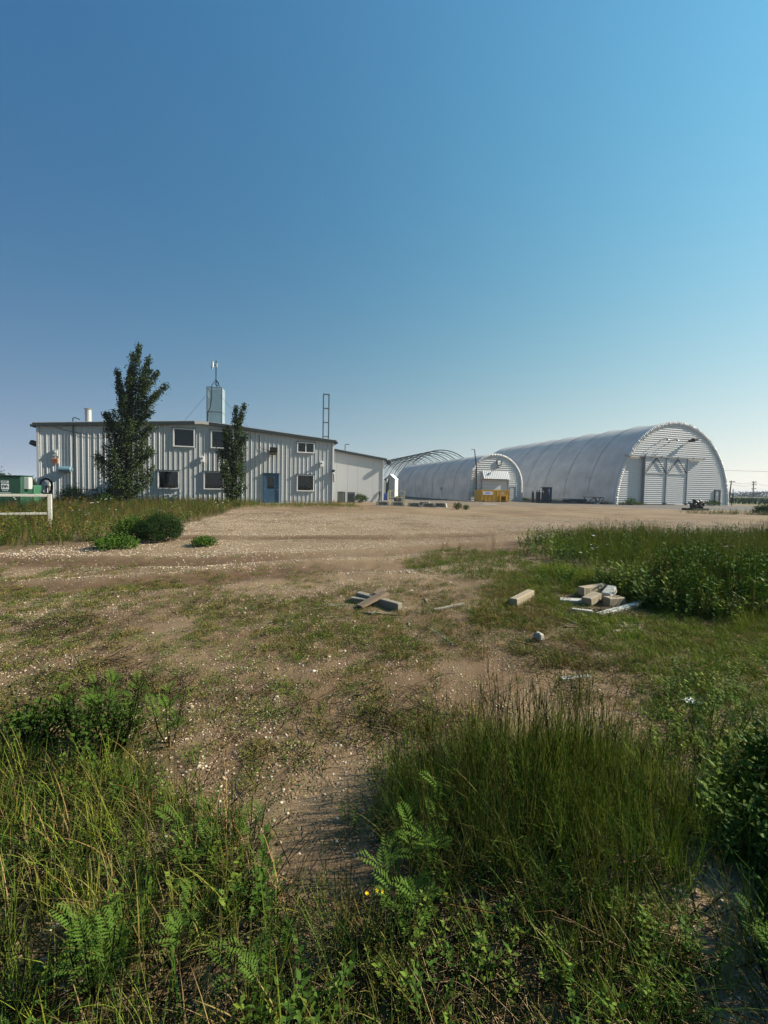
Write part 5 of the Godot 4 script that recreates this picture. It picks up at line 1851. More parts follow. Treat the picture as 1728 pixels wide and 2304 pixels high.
func columnar_tree(label: String, at: Vector3, rows: Array, branches: int, per: int, lsize: float, bend: float, seed_: int, fingers := []) -> void:
	var r := RandomNumberGenerator.new()
	r.seed = seed_
	var t := thing("columnar_poplar", label, "tree", at, 0.0, "poplars before the metal building")
	var top: float = rows[-1][0]
	var bark := M("bark", 0.2, 0.17, 0.13, 0.9, 0.0, "wood", 2.0)
	var axis := func(h: float) -> Vector3: return Vector3(bend * pow(maxf(h, 0.0) / top, 2.2), h, 0)
	var m := MB.new()
	var pts := []
	for i in 13: pts.append(axis.call(top * 0.93 * i / 12.0 - (0.15 if i == 0 else 0.0)))
	m.tube(pts, 0.11, 0.015, 8)
	part("trunk", m, bark, t)
	var cr := MB.new()
	cr.tint = true
	for q in fingers:
		# long upright shoots that stand clear of one another
		var tip := Vector3(q[0], q[1], q[2])
		var root: Vector3 = axis.call(q[3])
		var mid: Vector3 = root.lerp(tip, 0.5) + Vector3(-0.12, 0.15, 0)
		var bp := []
		for i in 9:
			var u := i / 8.0
			bp.append(root * (1 - u) * (1 - u) + mid * 2 * u * (1 - u) + tip * u * u)
		var bm := MB.new()
		bm.tube(bp, 0.03, 0.006, 5)
		part("branch", bm, bark, t)
		var ln: float = (tip - root).length()
		for i in int(ln * 270):
			var u := lerpf(0.3, 1.03, pow(r.randf(), 0.85))
			var c: Vector3 = root * (1 - u) * (1 - u) + mid * 2 * u * (1 - u) + tip * u * u
			var lump := 0.6 + 0.55 * absf(sin(u * 9.0 + q[0] * 5.0))
			var sp := 0.13 * lump * lerpf(1.2, 0.7, u)
			var p := c + Vector3(r.randfn(0.03, sp), r.randfn(0, sp), r.randfn(0, sp))
			var d := (rand_dir(r) + Vector3(0.5, -0.1, 0)).normalized()
			var g := r.randf_range(0.6, 1.4)
			cr.col = Color(0.9 * g * r.randf_range(0.85, 1.2), g, 0.9 * g)
			leaf(cr, p, d, d.cross(rand_dir(r)), lsize * r.randf_range(0.75, 1.25), lsize * r.randf_range(0.6, 0.95))
	for k in branches:
		var f := (k + 0.5) / branches
		var hh := lerpf(float(rows[0][0]) + 0.35, top, pow(f, 0.92))
		var ext := profile_at(rows, hh)
		var a := k * 2.399963 + r.randf_range(-0.4, 0.4)
		var cx := (ext.x + ext.y) / 2
		var rx := (ext.y - ext.x) / 2
		var rad := rx * (r.randf_range(0.85, 1.12) if k % 3 else r.randf_range(0.45, 0.75))
		var tip := Vector3(cx + cos(a) * rad, hh + r.randf_range(-0.1, 0.35), sin(a) * rad * 0.85)
		var h0 := maxf(0.3, hh - 0.5 - rx * r.randf_range(0.9, 1.5) - hh * 0.08)
		var root: Vector3 = axis.call(h0)
		var mid: Vector3 = root.lerp(tip, 0.55) + Vector3((tip.x - root.x) * 0.16, -0.12, (tip.z - root.z) * 0.16)
		var bp := []
		for i in 9:
			var u := i / 8.0
			bp.append(root * (1 - u) * (1 - u) + mid * 2 * u * (1 - u) + tip * u * u)
		var bm := MB.new()
		bm.tube(bp, 0.03 * (1.2 - 0.7 * f), 0.006, 5)
		part("branch", bm, bark, t)
		var n := int(per * clampf(0.45 + 0.55 * rx, 0.35, 1.1) * (1.0 if k % 4 else 0.45))
		var tone := r.randf_range(0.6, 1.5)
		for i in n:
			var u := pow(r.randf(), 0.75)
			u = lerpf(0.18, 1.05, u)
			var c: Vector3 = root * (1 - u) * (1 - u) + mid * 2 * u * (1 - u) + tip * u * u
			var sp := lerpf(0.2, 0.085, u) * clampf(0.4 + 0.6 * rx, 0.5, 1.1)
			var p := c + Vector3(r.randfn(0, sp), r.randfn(0, sp * 1.15), r.randfn(0, sp))
			var d := (rand_dir(r) + Vector3(0.25, -0.25, 0)).normalized()
			var s := d.cross(rand_dir(r)).normalized()
			var g := tone * r.randf_range(0.7, 1.3)
			cr.col = Color(0.9 * g * r.randf_range(0.85, 1.2), g, 0.9 * g * r.randf_range(0.7, 1.2))
			leaf(cr, p, d, s, lsize * r.randf_range(0.75, 1.25), lsize * r.randf_range(0.6, 0.95))
	part("crown", cr, mats["poplar_leaf"], t)

func shrub(called: String, label: String, cat: String, at: Vector3, rx: float, h: float, leaves: int, lsize: float, mat: Material, seed_: int, upright := 0.4, group := "", clumps := 26) -> Node3D:
	var r := RandomNumberGenerator.new()
	r.seed = seed_
	var t := thing(called, label, cat, at, r.randf() * TAU, group)
	var st := MB.new()
	var fo := MB.new()
	fo.tint = true
	for k in clumps:
		var a := k * 2.399963
		var q := sqrt((k + 0.5) / clumps)
		var el := r.randf_range(0.15, 1.0)
		var c := Vector3(cos(a) * rx * q * 0.85, 0, sin(a) * rx * q * 0.85)
		c.y = h * sqrt(maxf(0.04, 1 - q * q * 0.9)) * lerpf(0.5, 0.9, el)
		st.tube([Vector3(c.x * 0.15, -0.03, c.z * 0.15), Vector3(c.x * 0.6, c.y * 0.5, c.z * 0.6), c], 0.008 + 0.004 * h, 0.003, 5)
		var tone := r.randf_range(0.7, 1.3)
		for i in leaves / clumps:
			var sp := 0.21 * (rx + h) * 0.5
			var p := c + Vector3(r.randfn(0, sp * 0.8), r.randfn(0, sp * 0.75), r.randfn(0, sp * 0.8))
			if p.y < 0.01: p.y = r.randf() * 0.1 * h + 0.01
			var d := (rand_dir(r) + Vector3(p.x, 0, p.z).normalized() * 0.5 + Vector3(0, upright, 0)).normalized()
			var g := tone * r.randf_range(0.75, 1.25)
			fo.col = Color(g * r.randf_range(0.85, 1.2), g, g * r.randf_range(0.7, 1.1))
			leaf(fo, p, d, d.cross(rand_dir(r)), lsize * r.randf_range(0.7, 1.3), lsize * r.randf_range(0.35, 0.6))
	part("stem", st, mats["weed_stem"], t).set_meta("kind", "stuff")
	part("foliage", fo, mat, t)
	return t

func ball_shrub(at: Vector3, rx: float, h: float) -> void:
	# a dense ball: short twigs in every direction, needles and leaves near their ends
	var r := RandomNumberGenerator.new()
	r.seed = 4
	var t := thing("round_shrub", "dense dark green ball shaped shrub on the gravel at the left", "shrub", at)
	var st := MB.new()
	var fo := MB.new()
	fo.tint = true
	for k in 330:
		var y := 1.0 - 1.55 * (k + 0.5) / 330.0
		var a := k * 2.399963
		var q := sqrt(1 - y * y)
		var d := Vector3(cos(a) * q, y, sin(a) * q)
		var ln := r.randf_range(0.8, 1.1)
		var tip := Vector3(d.x * rx, h * 0.42 + d.y * h * 0.55, d.z * rx) * ln
		tip.y = maxf(tip.y, 0.03)
		if k % 9 == 0: st.tube([Vector3(0, -0.03, 0), tip * 0.5 + Vector3(0, 0.1, 0), tip * 0.92], 0.012, 0.003, 4)
		var tone := r.randf_range(0.6, 1.45)
		for i in 44:
			var p := tip * r.randf_range(0.72, 1.0) + Vector3(r.randfn(0, 0.035), r.randfn(0, 0.035), r.randfn(0, 0.035))
			p.y = maxf(p.y, 0.015)
			var e := (d * 0.9 + rand_dir(r)).normalized()
			var g := tone * r.randf_range(0.75, 1.25)
			fo.col = Color(g * r.randf_range(0.85, 1.15), g, g * 0.9)
			leaf(fo, p, e, e.cross(rand_dir(r)), r.randf_range(0.025, 0.05), r.randf_range(0.012, 0.022))
	part("stem", st, mats["weed_stem"], t).set_meta("kind", "stuff")
	part("foliage", fo, mats["ball_leaf"], t)

func blade(m: MB, p: Vector3, lean: Vector3, h: float, w: float, droop: float, segs := 4) -> void:
	var side := lean.cross(Vector3.UP)
	if side.length() < 0.01: side = Vector3.RIGHT
	side = side.normalized()
	var prev := p
	var pw := w
	for i in segs:
		var u := (i + 1.0) / segs
		var q := p + Vector3(0, h * (u - droop * u * u * 0.5), 0) + lean * h * (u * 0.35 + u * u * droop)
		var qw := w * (1.0 - u * u * 0.92)
		if i < segs - 1:
			m.quad(prev - side * pw / 2, prev + side * pw / 2, q + side * qw / 2, q - side * qw / 2)
		else:
			m.tri(prev - side * pw / 2, prev + side * pw / 2, q)
		prev = q
		pw = qw

func tuft_mesh(kind: String, seed_: int) -> ArrayMesh:
	var r := RandomNumberGenerator.new()
	r.seed = seed_
	var m := MB.new()
	m.tint = true
	var tone := func(lo: float, hi: float) -> void:
		var g := r.randf_range(lo, hi)
		m.col = Color(g * r.randf_range(0.8, 1.3), g, g * r.randf_range(0.7, 1.1))
	match kind:
		"tall":
			for i in 15:
				tone.call(0.7, 1.3)
				if r.randf() < 0.1: m.col = Color(2.8, 1.7, 1.9)
				var a := r.randf() * TAU
				var ln := Vector3(cos(a), 0, sin(a)) * r.randf_range(0.1, 1.0)
				var b := Vector3(r.randfn(0, 0.03), -0.02, r.randfn(0, 0.03))
				blade(m, b, ln, r.randf_range(0.2, 0.52), r.randf_range(0.002, 0.0046), r.randf_range(0.0, 0.8))
			for i in 3:
				tone.call(0.9, 1.4)
				var b := Vector3(r.randfn(0, 0.03), -0.02, r.randfn(0, 0.03))
				var hh := r.randf_range(0.42, 0.6)
				var tp := b + Vector3(r.randf_range(-0.06, 0.06), hh, r.randf_range(-0.06, 0.06))
				m.tube([b, b.lerp(tp, 0.5) + Vector3(0.008, 0, 0), tp], 0.0014, 0.0009, 3, false)
				m.col = Color(1.7, 1.4, 1.3)
				m.tube([tp - Vector3(0, 0.035, 0), tp + Vector3(0.004, 0.0, 0), tp + Vector3(0.008, 0.03, 0)], 0.0018, 0.0008, 3, false)
		"medium":
			for i in 14:
				tone.call(0.7, 1.35)
				var a := r.randf() * TAU
				var ln := Vector3(cos(a), 0, sin(a)) * r.randf_range(0.15, 0.9)
				blade(m, Vector3(r.randfn(0, 0.03), -0.01, r.randfn(0, 0.03)), ln, r.randf_range(0.07, 0.27), r.randf_range(0.0018, 0.0042), r.randf_range(0.05, 0.9))
			for i in 2:
				m.col = Color(2.6, 1.7, 2.2)
				var a2 := r.randf() * TAU
				blade(m, Vector3(r.randfn(0, 0.03), -0.01, r.randfn(0, 0.03)), Vector3(cos(a2), 0, sin(a2)) * r.randf_range(0.5, 1.6), r.randf_range(0.06, 0.2), 0.0025, 0.9)
		"short":
			for i in 20:
				tone.call(0.7, 1.35)
				var a := r.randf() * TAU
				var ln := Vector3(cos(a), 0, sin(a)) * r.randf_range(0.3, 1.3)
				blade(m, Vector3(r.randfn(0, 0.035), -0.005, r.randfn(0, 0.035)), ln, r.randf_range(0.03, 0.09), r.randf_range(0.002, 0.0045), r.randf_range(0.1, 0.6), 3)
		"mat":
			for i in 70:
				tone.call(0.65, 1.4)
				var a := r.randf() * TAU
				var q := 0.1 * sqrt(r.randf())
				var p := Vector3(cos(a) * q, r.randf_range(0.002, 0.035), sin(a) * q)
				var d := Vector3(cos(a) + r.randfn(0, 0.6), r.randf_range(0.1, 0.9), sin(a) + r.randfn(0, 0.6)).normalized()
				leaf(m, p, d, d.cross(rand_dir(r)), r.randf_range(0.01, 0.026), r.randf_range(0.004, 0.011))
		"sprig":
			for s in 4:
				var a := r.randf() * TAU
				var b := Vector3(r.randfn(0, 0.025), -0.01, r.randfn(0, 0.025))
				var hh := r.randf_range(0.12, 0.26)
				var tp := b + Vector3(cos(a) * 0.07, hh, sin(a) * 0.07)
				tone.call(0.6, 0.9)
				m.tube([b, b.lerp(tp, 0.5), tp], 0.0022, 0.001, 3, false)
				var n := 15
				for i in n:
					tone.call(0.7, 1.4)
					var u := 0.15 + 0.85 * i / n
					var p := b.lerp(tp, u)
					var g := i * 2.399 + a
					var d := Vector3(cos(g), r.randf_range(0.2, 0.9), sin(g)).normalized()
					leaf(m, p, d, d.cross(Vector3.UP), r.randf_range(0.025, 0.05) * (1.2 - 0.5 * u), r.randf_range(0.01, 0.018))
		"straw":
			for i in 9:
				var g := r.randf_range(0.6, 1.3)
				m.col = Color(g, g * 0.97, g * 0.9)
				var a := r.randf() * TAU
				var d := Vector3(cos(a), 0, sin(a))
				var p := Vector3(r.randfn(0, 0.07), r.randf_range(0.004, 0.02), r.randfn(0, 0.07))
				var l := r.randf_range(0.06, 0.22)
				var q := p + d * l + Vector3(0, r.randf_range(0.0, 0.05), 0)
				m.tube([p, p.lerp(q, 0.5) + Vector3(0, r.randf_range(0, 0.02), 0), q], 0.0015, 0.001, 3, false)
		"dock":
			for s in 3:
				var b := Vector3(r.randfn(0, 0.05), -0.01, r.randfn(0, 0.05))
				var tp := b + Vector3(r.randfn(0, 0.06), r.randf_range(0.35, 0.6), r.randfn(0, 0.06))
				tone.call(0.8, 1.1)
				m.tube([b, tp], 0.004, 0.002, 4, false)
				for i in 34:
					tone.call(0.6, 1.4)
					var p := b.lerp(tp, r.randf_range(0.4, 1.0)) + Vector3(r.randfn(0, 0.018), 0, r.randfn(0, 0.018))
					leaf(m, p, rand_dir(r), rand_dir(r), 0.022, 0.016)
		"flower":
			for s in 3:
				var b := Vector3(r.randfn(0, 0.04), -0.01, r.randfn(0, 0.04))
				var tp := b + Vector3(r.randfn(0, 0.04), r.randf_range(0.12, 0.3), r.randfn(0, 0.04))
				for i in 9:
					var g := TAU * i / 9.0
					var d := Vector3(cos(g), 0.35, sin(g)).normalized()
					m.col = Color(1, 1, 1)
					leaf(m, tp, d, d.cross(Vector3.UP), 0.017, 0.009)
	return m.mesh()

func stuff(called: String, label: String, cat: String, meshes: Array, mat: Material, items: Array) -> void:
	# items: [transform, colour]; shared out over the variants of the mesh
	for v in meshes.size():
		var mine := []
		for i in items.size():
			if i % meshes.size() == v: mine.append(items[i])
		if mine.is_empty(): continue
		var mm := MultiMesh.new()
		mm.transform_format = MultiMesh.TRANSFORM_3D
		mm.use_colors = true
		mm.mesh = meshes[v]
		mm.instance_count = mine.size()
		for i in mine.size():
			mm.set_instance_transform(i, mine[i][0])
			mm.set_instance_color(i, mine[i][1])
		var o := MultiMeshInstance3D.new()
		o.multimesh = mm
		o.material_override = mat
		o.name = numbered(called)
		add_child(o)
		tag(o, label + ["", ", second kind of tuft", ", third kind of tuft", ", fourth kind of tuft"][v], cat, "", "stuff")

func spot(x: float, d: float, s: float, r: RandomNumberGenerator, tilt := 0.12) -> Transform3D:
	var b := Basis(Vector3.UP, r.randf() * TAU) * Basis(Vector3(r.randfn(0, 1), 0, r.randfn(0, 1)).normalized(), r.randfn(0, tilt))
	return Transform3D(b.scaled(Vector3(s, s * r.randf_range(0.85, 1.15), s)), on(x, -d))

func in_zone(zone: String, n: int, r: RandomNumberGenerator) -> Array:
	var poly := PackedVector2Array(ZONES[zone])
	var lo := poly[0]
	var hi := poly[0]
	for p in poly:
		lo = lo.min(p)
		hi = hi.max(p)
	var out := []
	var guard := 0
	while out.size() < n and guard < n * 12:
		guard += 1
		var q := Vector2(r.randf_range(lo.x, hi.x), r.randf_range(lo.y, hi.y))
		var w := q + Vector2(n1.get_noise_2d(q.x * 4, q.y * 4), n1.get_noise_2d(q.x * 4 + 40, q.y * 4)) * 0.05 * (1 + q.y * 0.5)
		if Geometry2D.is_point_in_polygon(w, poly): out.append(q)
	return out

func edge_distance(zone: String, p: Vector2) -> float:
	var pts: Array = ZONES[zone]
	var best := 1e9
	for i in pts.size():
		best = minf(best, p.distance_to(Geometry2D.get_closest_point_to_segment(p, pts[i], pts[(i + 1) % pts.size()])))
	return best

func mixc(r: RandomNumberGenerator, cols: Array) -> Color:
	var c: Color = cols[r.randi() % cols.size()]
	var k := r.randf_range(0.8, 1.2)
	return Color(c.r * k, c.g * k, c.b * k)

const DEEP := Color(0.06, 0.115, 0.018)
const FRESH := Color(0.122, 0.18, 0.027)
const LIME := Color(0.2, 0.245, 0.032)
const OLIVE := Color(0.185, 0.165, 0.045)
const TAWNY := Color(0.3, 0.2, 0.085)
const STRAW := Color(0.5, 0.4, 0.24)

func build_plants() -> void:
	leaf_mat("grass", 1, 1, 1, 0.6, 0.65)
	leaf_mat("dry", 1, 1, 1, 0.2, 0.8)
	leaf_mat("poplar_leaf", 0.044, 0.064, 0.022, 0.25, 0.75)
	leaf_mat("shrub_leaf", 0.042, 0.08, 0.012, 0.4, 0.8)
	leaf_mat("ball_leaf", 0.024, 0.052, 0.012, 0.08, 0.9)
	leaf_mat("weed_leaf", 0.062, 0.12, 0.016, 0.45, 0.8)
	leaf_mat("far_leaf", 0.05, 0.075, 0.035, 0.2, 0.8)
	M("weed_stem", 0.1, 0.12, 0.05, 0.8)
	# the two poplars
	var shoots := [[0.85, 9.25, 0.0, 5.2], [0.6, 8.7, 0.15, 5.0], [1.5, 8.55, 0.1, 5.6], [1.3, 8.0, -0.3, 5.0], [1.95, 7.75, 0.1, 5.0], [2.35, 7.05, -0.1, 4.6], [2.1, 6.5, 0.4, 4.2], [1.6, 7.2, 0.4, 4.6], [-0.35, 7.75, 0.1, 4.4], [-0.5, 7.3, -0.2, 4.2], [0.2, 7.9, -0.2, 4.8], [0.6, 7.4, 0.45, 4.6], [-1.05, 5.3, 0.2, 3.6], [1.6, 5.5, 0.1, 3.8], [1.75, 4.6, 0.2, 3.4], [-1.45, 2.8, 0.3, 1.6], [1.7, 3.1, 0.2, 1.9]]
	var big_rows := [[0.45, -0.55, 0.65], [1.0, -0.95, 1.05], [1.8, -1.2, 1.35], [2.6, -1.25, 1.4], [3.4, -0.95, 1.4], [4.2, -0.95, 1.2], [4.8, -1.0, 1.05], [5.5, -0.75, 1.0], [6.2, -0.4, 1.15]]
	columnar_tree("large dark poplar leaning right in the wind before the building", Vector3(-15.35, gh(-15.35, -23.4), -23.4), big_rows, 56, 320, 0.1, 0.55, 11, shoots)
	var small_rows := [[0.2, -0.35, 0.4], [0.85, -0.6, 0.7], [2.0, -0.75, 0.9], [3.2, -0.75, 0.95], [4.4, -0.65, 0.8], [5.2, -0.3, 0.75]]
	columnar_tree("slim dark poplar before the wall left of the blue door", Vector3(-10.2, gh(-10.2, -26.4), -26.4), small_rows, 44, 270, 0.1, 0.35, 23, [[0.25, 6.45, 0.0, 4.3], [0.85, 6.6, 0.1, 4.4], [0.6, 5.9, -0.1, 4.0], [-0.75, 3.6, 0.3, 2.4], [1.0, 4.6, 0.1, 3.2]])
	# shrubs one can tell apart
	ball_shrub(on(-6.02, -10.6), 0.56, 0.78)
	shrub("low_weed", "low bright green spreading weed left before the ball shaped shrub", "weed", on(-6.35, -9.3), 0.5, 0.3, 2600, 0.05, mats["weed_leaf"], 5)
	shrub("low_weed", "leafy green weed growing close behind the ball shaped shrub", "weed", on(-6.9, -10.9), 0.5, 0.6, 2600, 0.06, mats["weed_leaf"], 6)
	shrub("low_weed", "small flat green weed alone on the gravel right of the ball shrub", "weed", on(-4.55, -10.0), 0.32, 0.22, 1300, 0.05, mats["weed_leaf"], 7)
	shrub("low_weed", "dark green tall weed at the wall by the hose coil", "weed", on(-18.2, -23.1), 0.7, 1.1, 2400, 0.08, mats["shrub_leaf"], 8)
	shrub("low_weed", "dark green bushy weed before the gas meter", "weed", on(-15.9, -22.6), 0.55, 0.8, 2000, 0.08, mats["shrub_leaf"], 9)
	shrub("low_weed", "green bush at the foot of the plastered wall", "shrub", on(-2.1, -34.6), 0.7, 0.75, 1600, 0.09, mats["shrub_leaf"], 10)
	shrub("low_weed", "dark bush on the yard at the far right edge", "shrub", on(30.8, -31.9), 0.8, 0.85, 2200, 0.1, mats["shrub_leaf"], 12)
	shrub("low_weed", "sparse weed at the large hall's sliding door foot", "weed", on(31.6, -50.6), 0.7, 0.9, 700, 0.12, mats["weed_leaf"], 13)
	shrub("low_weed", "green weed patch left of the large hall's small door", "weed", on(45.3, -54.7), 1.1, 0.75, 900, 0.14, mats["weed_leaf"], 14)
	shrub("low_weed", "small dark weed on the yard right of the wheel stops", "weed", on(5.5, -29.6), 0.3, 0.55, 420, 0.09, mats["shrub_leaf"], 15)
	shrub("low_weed", "tiny olive weed farthest right of the wheel stops", "weed", on(6.2, -29.9), 0.25, 0.4, 300, 0.08, mats["weed_leaf"], 16)
	# leafy thicket at the right
	var r := RandomNumberGenerator.new()
	r.seed = 77
	var th := [[4.15, 5.35, 0.36, 0.5], [4.75, 5.2, 0.34, 0.45], [4.45, 5.95, 0.42, 0.66], [5.15, 5.75, 0.42, 0.62], [5.3, 6.7, 0.45, 0.7], [6.1, 6.2, 0.45, 0.7]]
	for i in th.size():
		shrub("leafy_weed", ["broad leafed weed at the thicket's left end, nearest the timber heap", "broad leafed weed at the front of the right thicket", "tall broad leafed weed behind the left end of the thicket", "broad leafed weed in the middle of the right thicket", "broad leafed weed at the back of the right thicket", "broad leafed weed at the thicket's right end by the picture edge"][i], "weed", on(th[i][0], -th[i][1]), th[i][2], th[i][3], 1500, 0.06, mats["weed_leaf"], 100 + i, 0.5, "leafy weeds in the right thicket", 22)
	# weeds crowding the right edge close by
	var re := [[1.78, 1.5, 0.24, 0.42], [2.05, 1.85, 0.26, 0.4], [1.62, 1.2, 0.22, 0.36], [2.15, 1.45, 0.3, 0.55], [1.95, 1.1, 0.3, 0.55]]
	for i in re.size():
		shrub("edge_weed", ["dark leafy weed halfway up the lower right edge", "topmost dark leafy weed at the lower right edge", "dark leafy weed in the bottom right corner", "taller dark leafy weed farther out past the lower right edge", "tall dark leafy weed outside the bottom right corner"][i], "weed", on(re[i][0], -re[i][1]), re[i][2], re[i][3], 1300, 0.042, mats["shrub_leaf"], 140 + i, 0.4, "weeds at the lower right edge", 18)
	shrub("leafy_clump", "bushy green weed clump at the left edge of the near ground", "weed", on(-2.0, -2.25), 0.2, 0.27, 1000, 0.03, mats["shrub_leaf"], 171, 0.5, "", 20)
	shrub("leafy_clump", "green weed clump among the stems of the tallest ferny weed", "weed", on(-1.55, -2.2), 0.18, 0.34, 1000, 0.028, mats["shrub_leaf"], 172, 0.5, "", 18)
	build_tansies()
	# distant trees
	shrub("distant_tree", "rounded dark tree top beyond the green transformer at the left edge", "tree", Vector3(-87.0, 0, -88.0), 2.6, 3.8, 1500, 0.5, mats["far_leaf"], 31)
	shrub("distant_tree", "small dark tree seen between the transformer and the building", "tree", Vector3(-80.6, 0, -90.0), 1.2, 2.6, 900, 0.4, mats["far_leaf"], 32)
	shrub("distant_tree", "olive shrub just left of the building's left corner", "shrub", on(-24.2, -27.2), 0.6, 1.1, 900, 0.12, mats["weed_leaf"], 33)
	far_wood()
	ground_cover()

func frond_mesh(seed_: int) -> ArrayMesh:
	# a feathery leaf: a midrib with toothed leaflets on both sides, along +z
	var r := RandomNumberGenerator.new()
	r.seed = seed_
	var m := MB.new()
	m.tint = true
	var l := 0.105
	m.col = Color(1.3, 1.25, 1.0)
	m.tube([Vector3(0, 0, 0), Vector3(0, 0.012, l * 0.5), Vector3(0, 0, l)], 0.0016, 0.0006, 4, false)
	var n := 8
	for i in n:
		var u := 0.16 + 0.84 * i / n
		var bl := 0.031 * sin(PI * clampf(u * 0.85 + 0.12, 0, 1)) + 0.004
		for s in [-1, 1]:
			var g := r.randf_range(0.8, 1.25)
			m.col = Color(g, g, g * 0.9)
			var p := Vector3(0, 0.012 * sin(PI * u), l * u)
			var d: Vector3 = Vector3(s * 0.85, r.randf_range(-0.1, 0.25), 0.55).normalized()
			leaf(m, p, d, Vector3(-s * 0.55, 0, 0.85), bl, bl * 0.16)
			for k in 2:
				var q := p + d * bl * (0.35 + 0.25 * k)
				for e in [-1, 1]:
					var dd: Vector3 = (d * 0.8 + Vector3(-s * 0.5, 0, 0.8) * e).normalized()
					leaf(m, q, dd, dd.cross(Vector3.UP), bl * 0.2, bl * 0.08)
	return m.mesh()

func build_tansies() -> void:
	var fm := [frond_mesh(1), frond_mesh(2), frond_mesh(3)]
	var tm := leaf_mat("tansy", 0.07, 0.125, 0.018, 0.45, 0.8)
	var list := [
		[-1.5, 2.22, 0.42, 90, "tallest ferny leaved weed standing at the left middle of the foreground"],
		[-1.78, 2.3, 0.34, 64, "ferny leaved weed just left of the tallest one"],
		[-1.25, 2.3, 0.3, 44, "ferny leaved weed just right of the tallest one"],
		[-0.72, 1.5, 0.26, 20, "ferny leaved weed with two pale fronds in the lower left grass"],
		[-0.55, 1.62, 0.24, 14, "small ferny leaved weed with one upright pale frond"],
		[-0.84, 1.14, 0.26, 40, "large ferny leaved weed at the bottom left corner"],
		[-0.62, 1.2, 0.24, 18, "ferny leaved weed right of the bottom left one"],
		[-0.35, 1.1, 0.2, 14, "small ferny leaved weed near the bottom edge"],
		[0.1, 1.3, 0.32, 30, "upright leafy weed below the tall grass at the bottom middle"],
		[0.2, 1.5, 0.34, 30, "upright leafy weed at the left foot of the tall grass"],
		[1.2, 1.12, 0.24, 18, "ferny leaved weed at the bottom right among the stones"],
		[1.9, 2.25, 0.3, 18, "ferny leaved weed right of the tall foreground grass"],
		[2.3, 2.5, 0.3, 16, "ferny leaved weed farthest right of the tall foreground grass"],
	]
	var r := RandomNumberGenerator.new()
	r.seed = 505
	for q in list:
		var t := thing("ferny_weed", q[4], "weed", on(q[0], -q[1]), r.randf() * TAU, "ferny weeds in the foreground")
		var h: float = q[2]
		var ns := 3 + int(q[3]) / 9
		var tops := []
		for s in ns:
			var a := TAU * s / ns + r.randf()
			var tp := Vector3(cos(a) * h * 0.3, h * r.randf_range(0.75, 1.0), sin(a) * h * 0.3)
			var m := MB.new()
			m.tube([Vector3(cos(a) * 0.01, -0.02, sin(a) * 0.01), tp * 0.5 + Vector3(cos(a), 0, sin(a)) * 0.02, tp], 0.0035, 0.0018, 5)
			part("stem", m, mats["weed_stem"], t)
			tops.append(tp)
		for i in q[3]:
			var tp: Vector3 = tops[i % ns]
			var u := r.randf_range(0.25, 1.0)
			var o := part("leaf", fm[i % 3], tm, t)
			var a: float = i * 2.399 + r.randf()
			o.position = tp * u
			var fwd := Vector3(cos(a), r.randf_range(0.15, 1.1), sin(a)).normalized()
			var x := Vector3.UP.cross(fwd).normalized()
			o.basis = Basis(x, fwd.cross(x), fwd).scaled_local(Vector3.ONE * r.randf_range(0.6, 1.05))

func far_wood() -> void:
	var m := MB.new()
	m.tint = true
	var r := RandomNumberGenerator.new()
	r.seed = 404
	for k in 150:
		var x := r.randf_range(200, 520)
		var d := 300.0 + r.randf_range(-15, 40)
		var hh := (2.6 + 2.6 * absf(n1.get_noise_2d(x * 0.06, 3.0)) + r.randf_range(0, 1.2))
		var tone := r.randf_range(0.7, 1.2)
		for i in 60:
			var p := Vector3(x + r.randfn(0, 2.4), maxf(0.2, r.randf() * hh + r.randfn(0, 0.3)), -d + r.randfn(0, 2.0))
			var g := tone * r.randf_range(0.8, 1.2)
			m.col = Color(g, g, g)
			var dd := rand_dir(r)
			leaf(m, p, dd, dd.cross(rand_dir(r)), 1.2, 0.9)
	var o := solo("far_wood", m, mats["far_leaf"], "low dark line of trees along the horizon at the right", "trees")
	o.set_meta("kind", "stuff")
	m = MB.new()
	m.tint = true
	for k in 9000:
		var x := r.randf_range(62, 190)
		var d := r.randf_range(68, 150)
		if x < 0.78 * d: continue
		var g := r.randf_range(0.7, 1.3)
		m.col = Color(1.5 * g, 1.7 * g, 1.1 * g)
		blade(m, Vector3(x, -0.02, -d), Vector3(r.randfn(0, 0.4), 0, r.randfn(0, 0.4)), r.randf_range(0.4, 1.1), 0.25, 0.3, 2)
	o = solo("field_grass", m, mats["far_leaf"], "tall green field grass beyond the large hall at the right", "grass")
	o.set_meta("kind", "stuff")

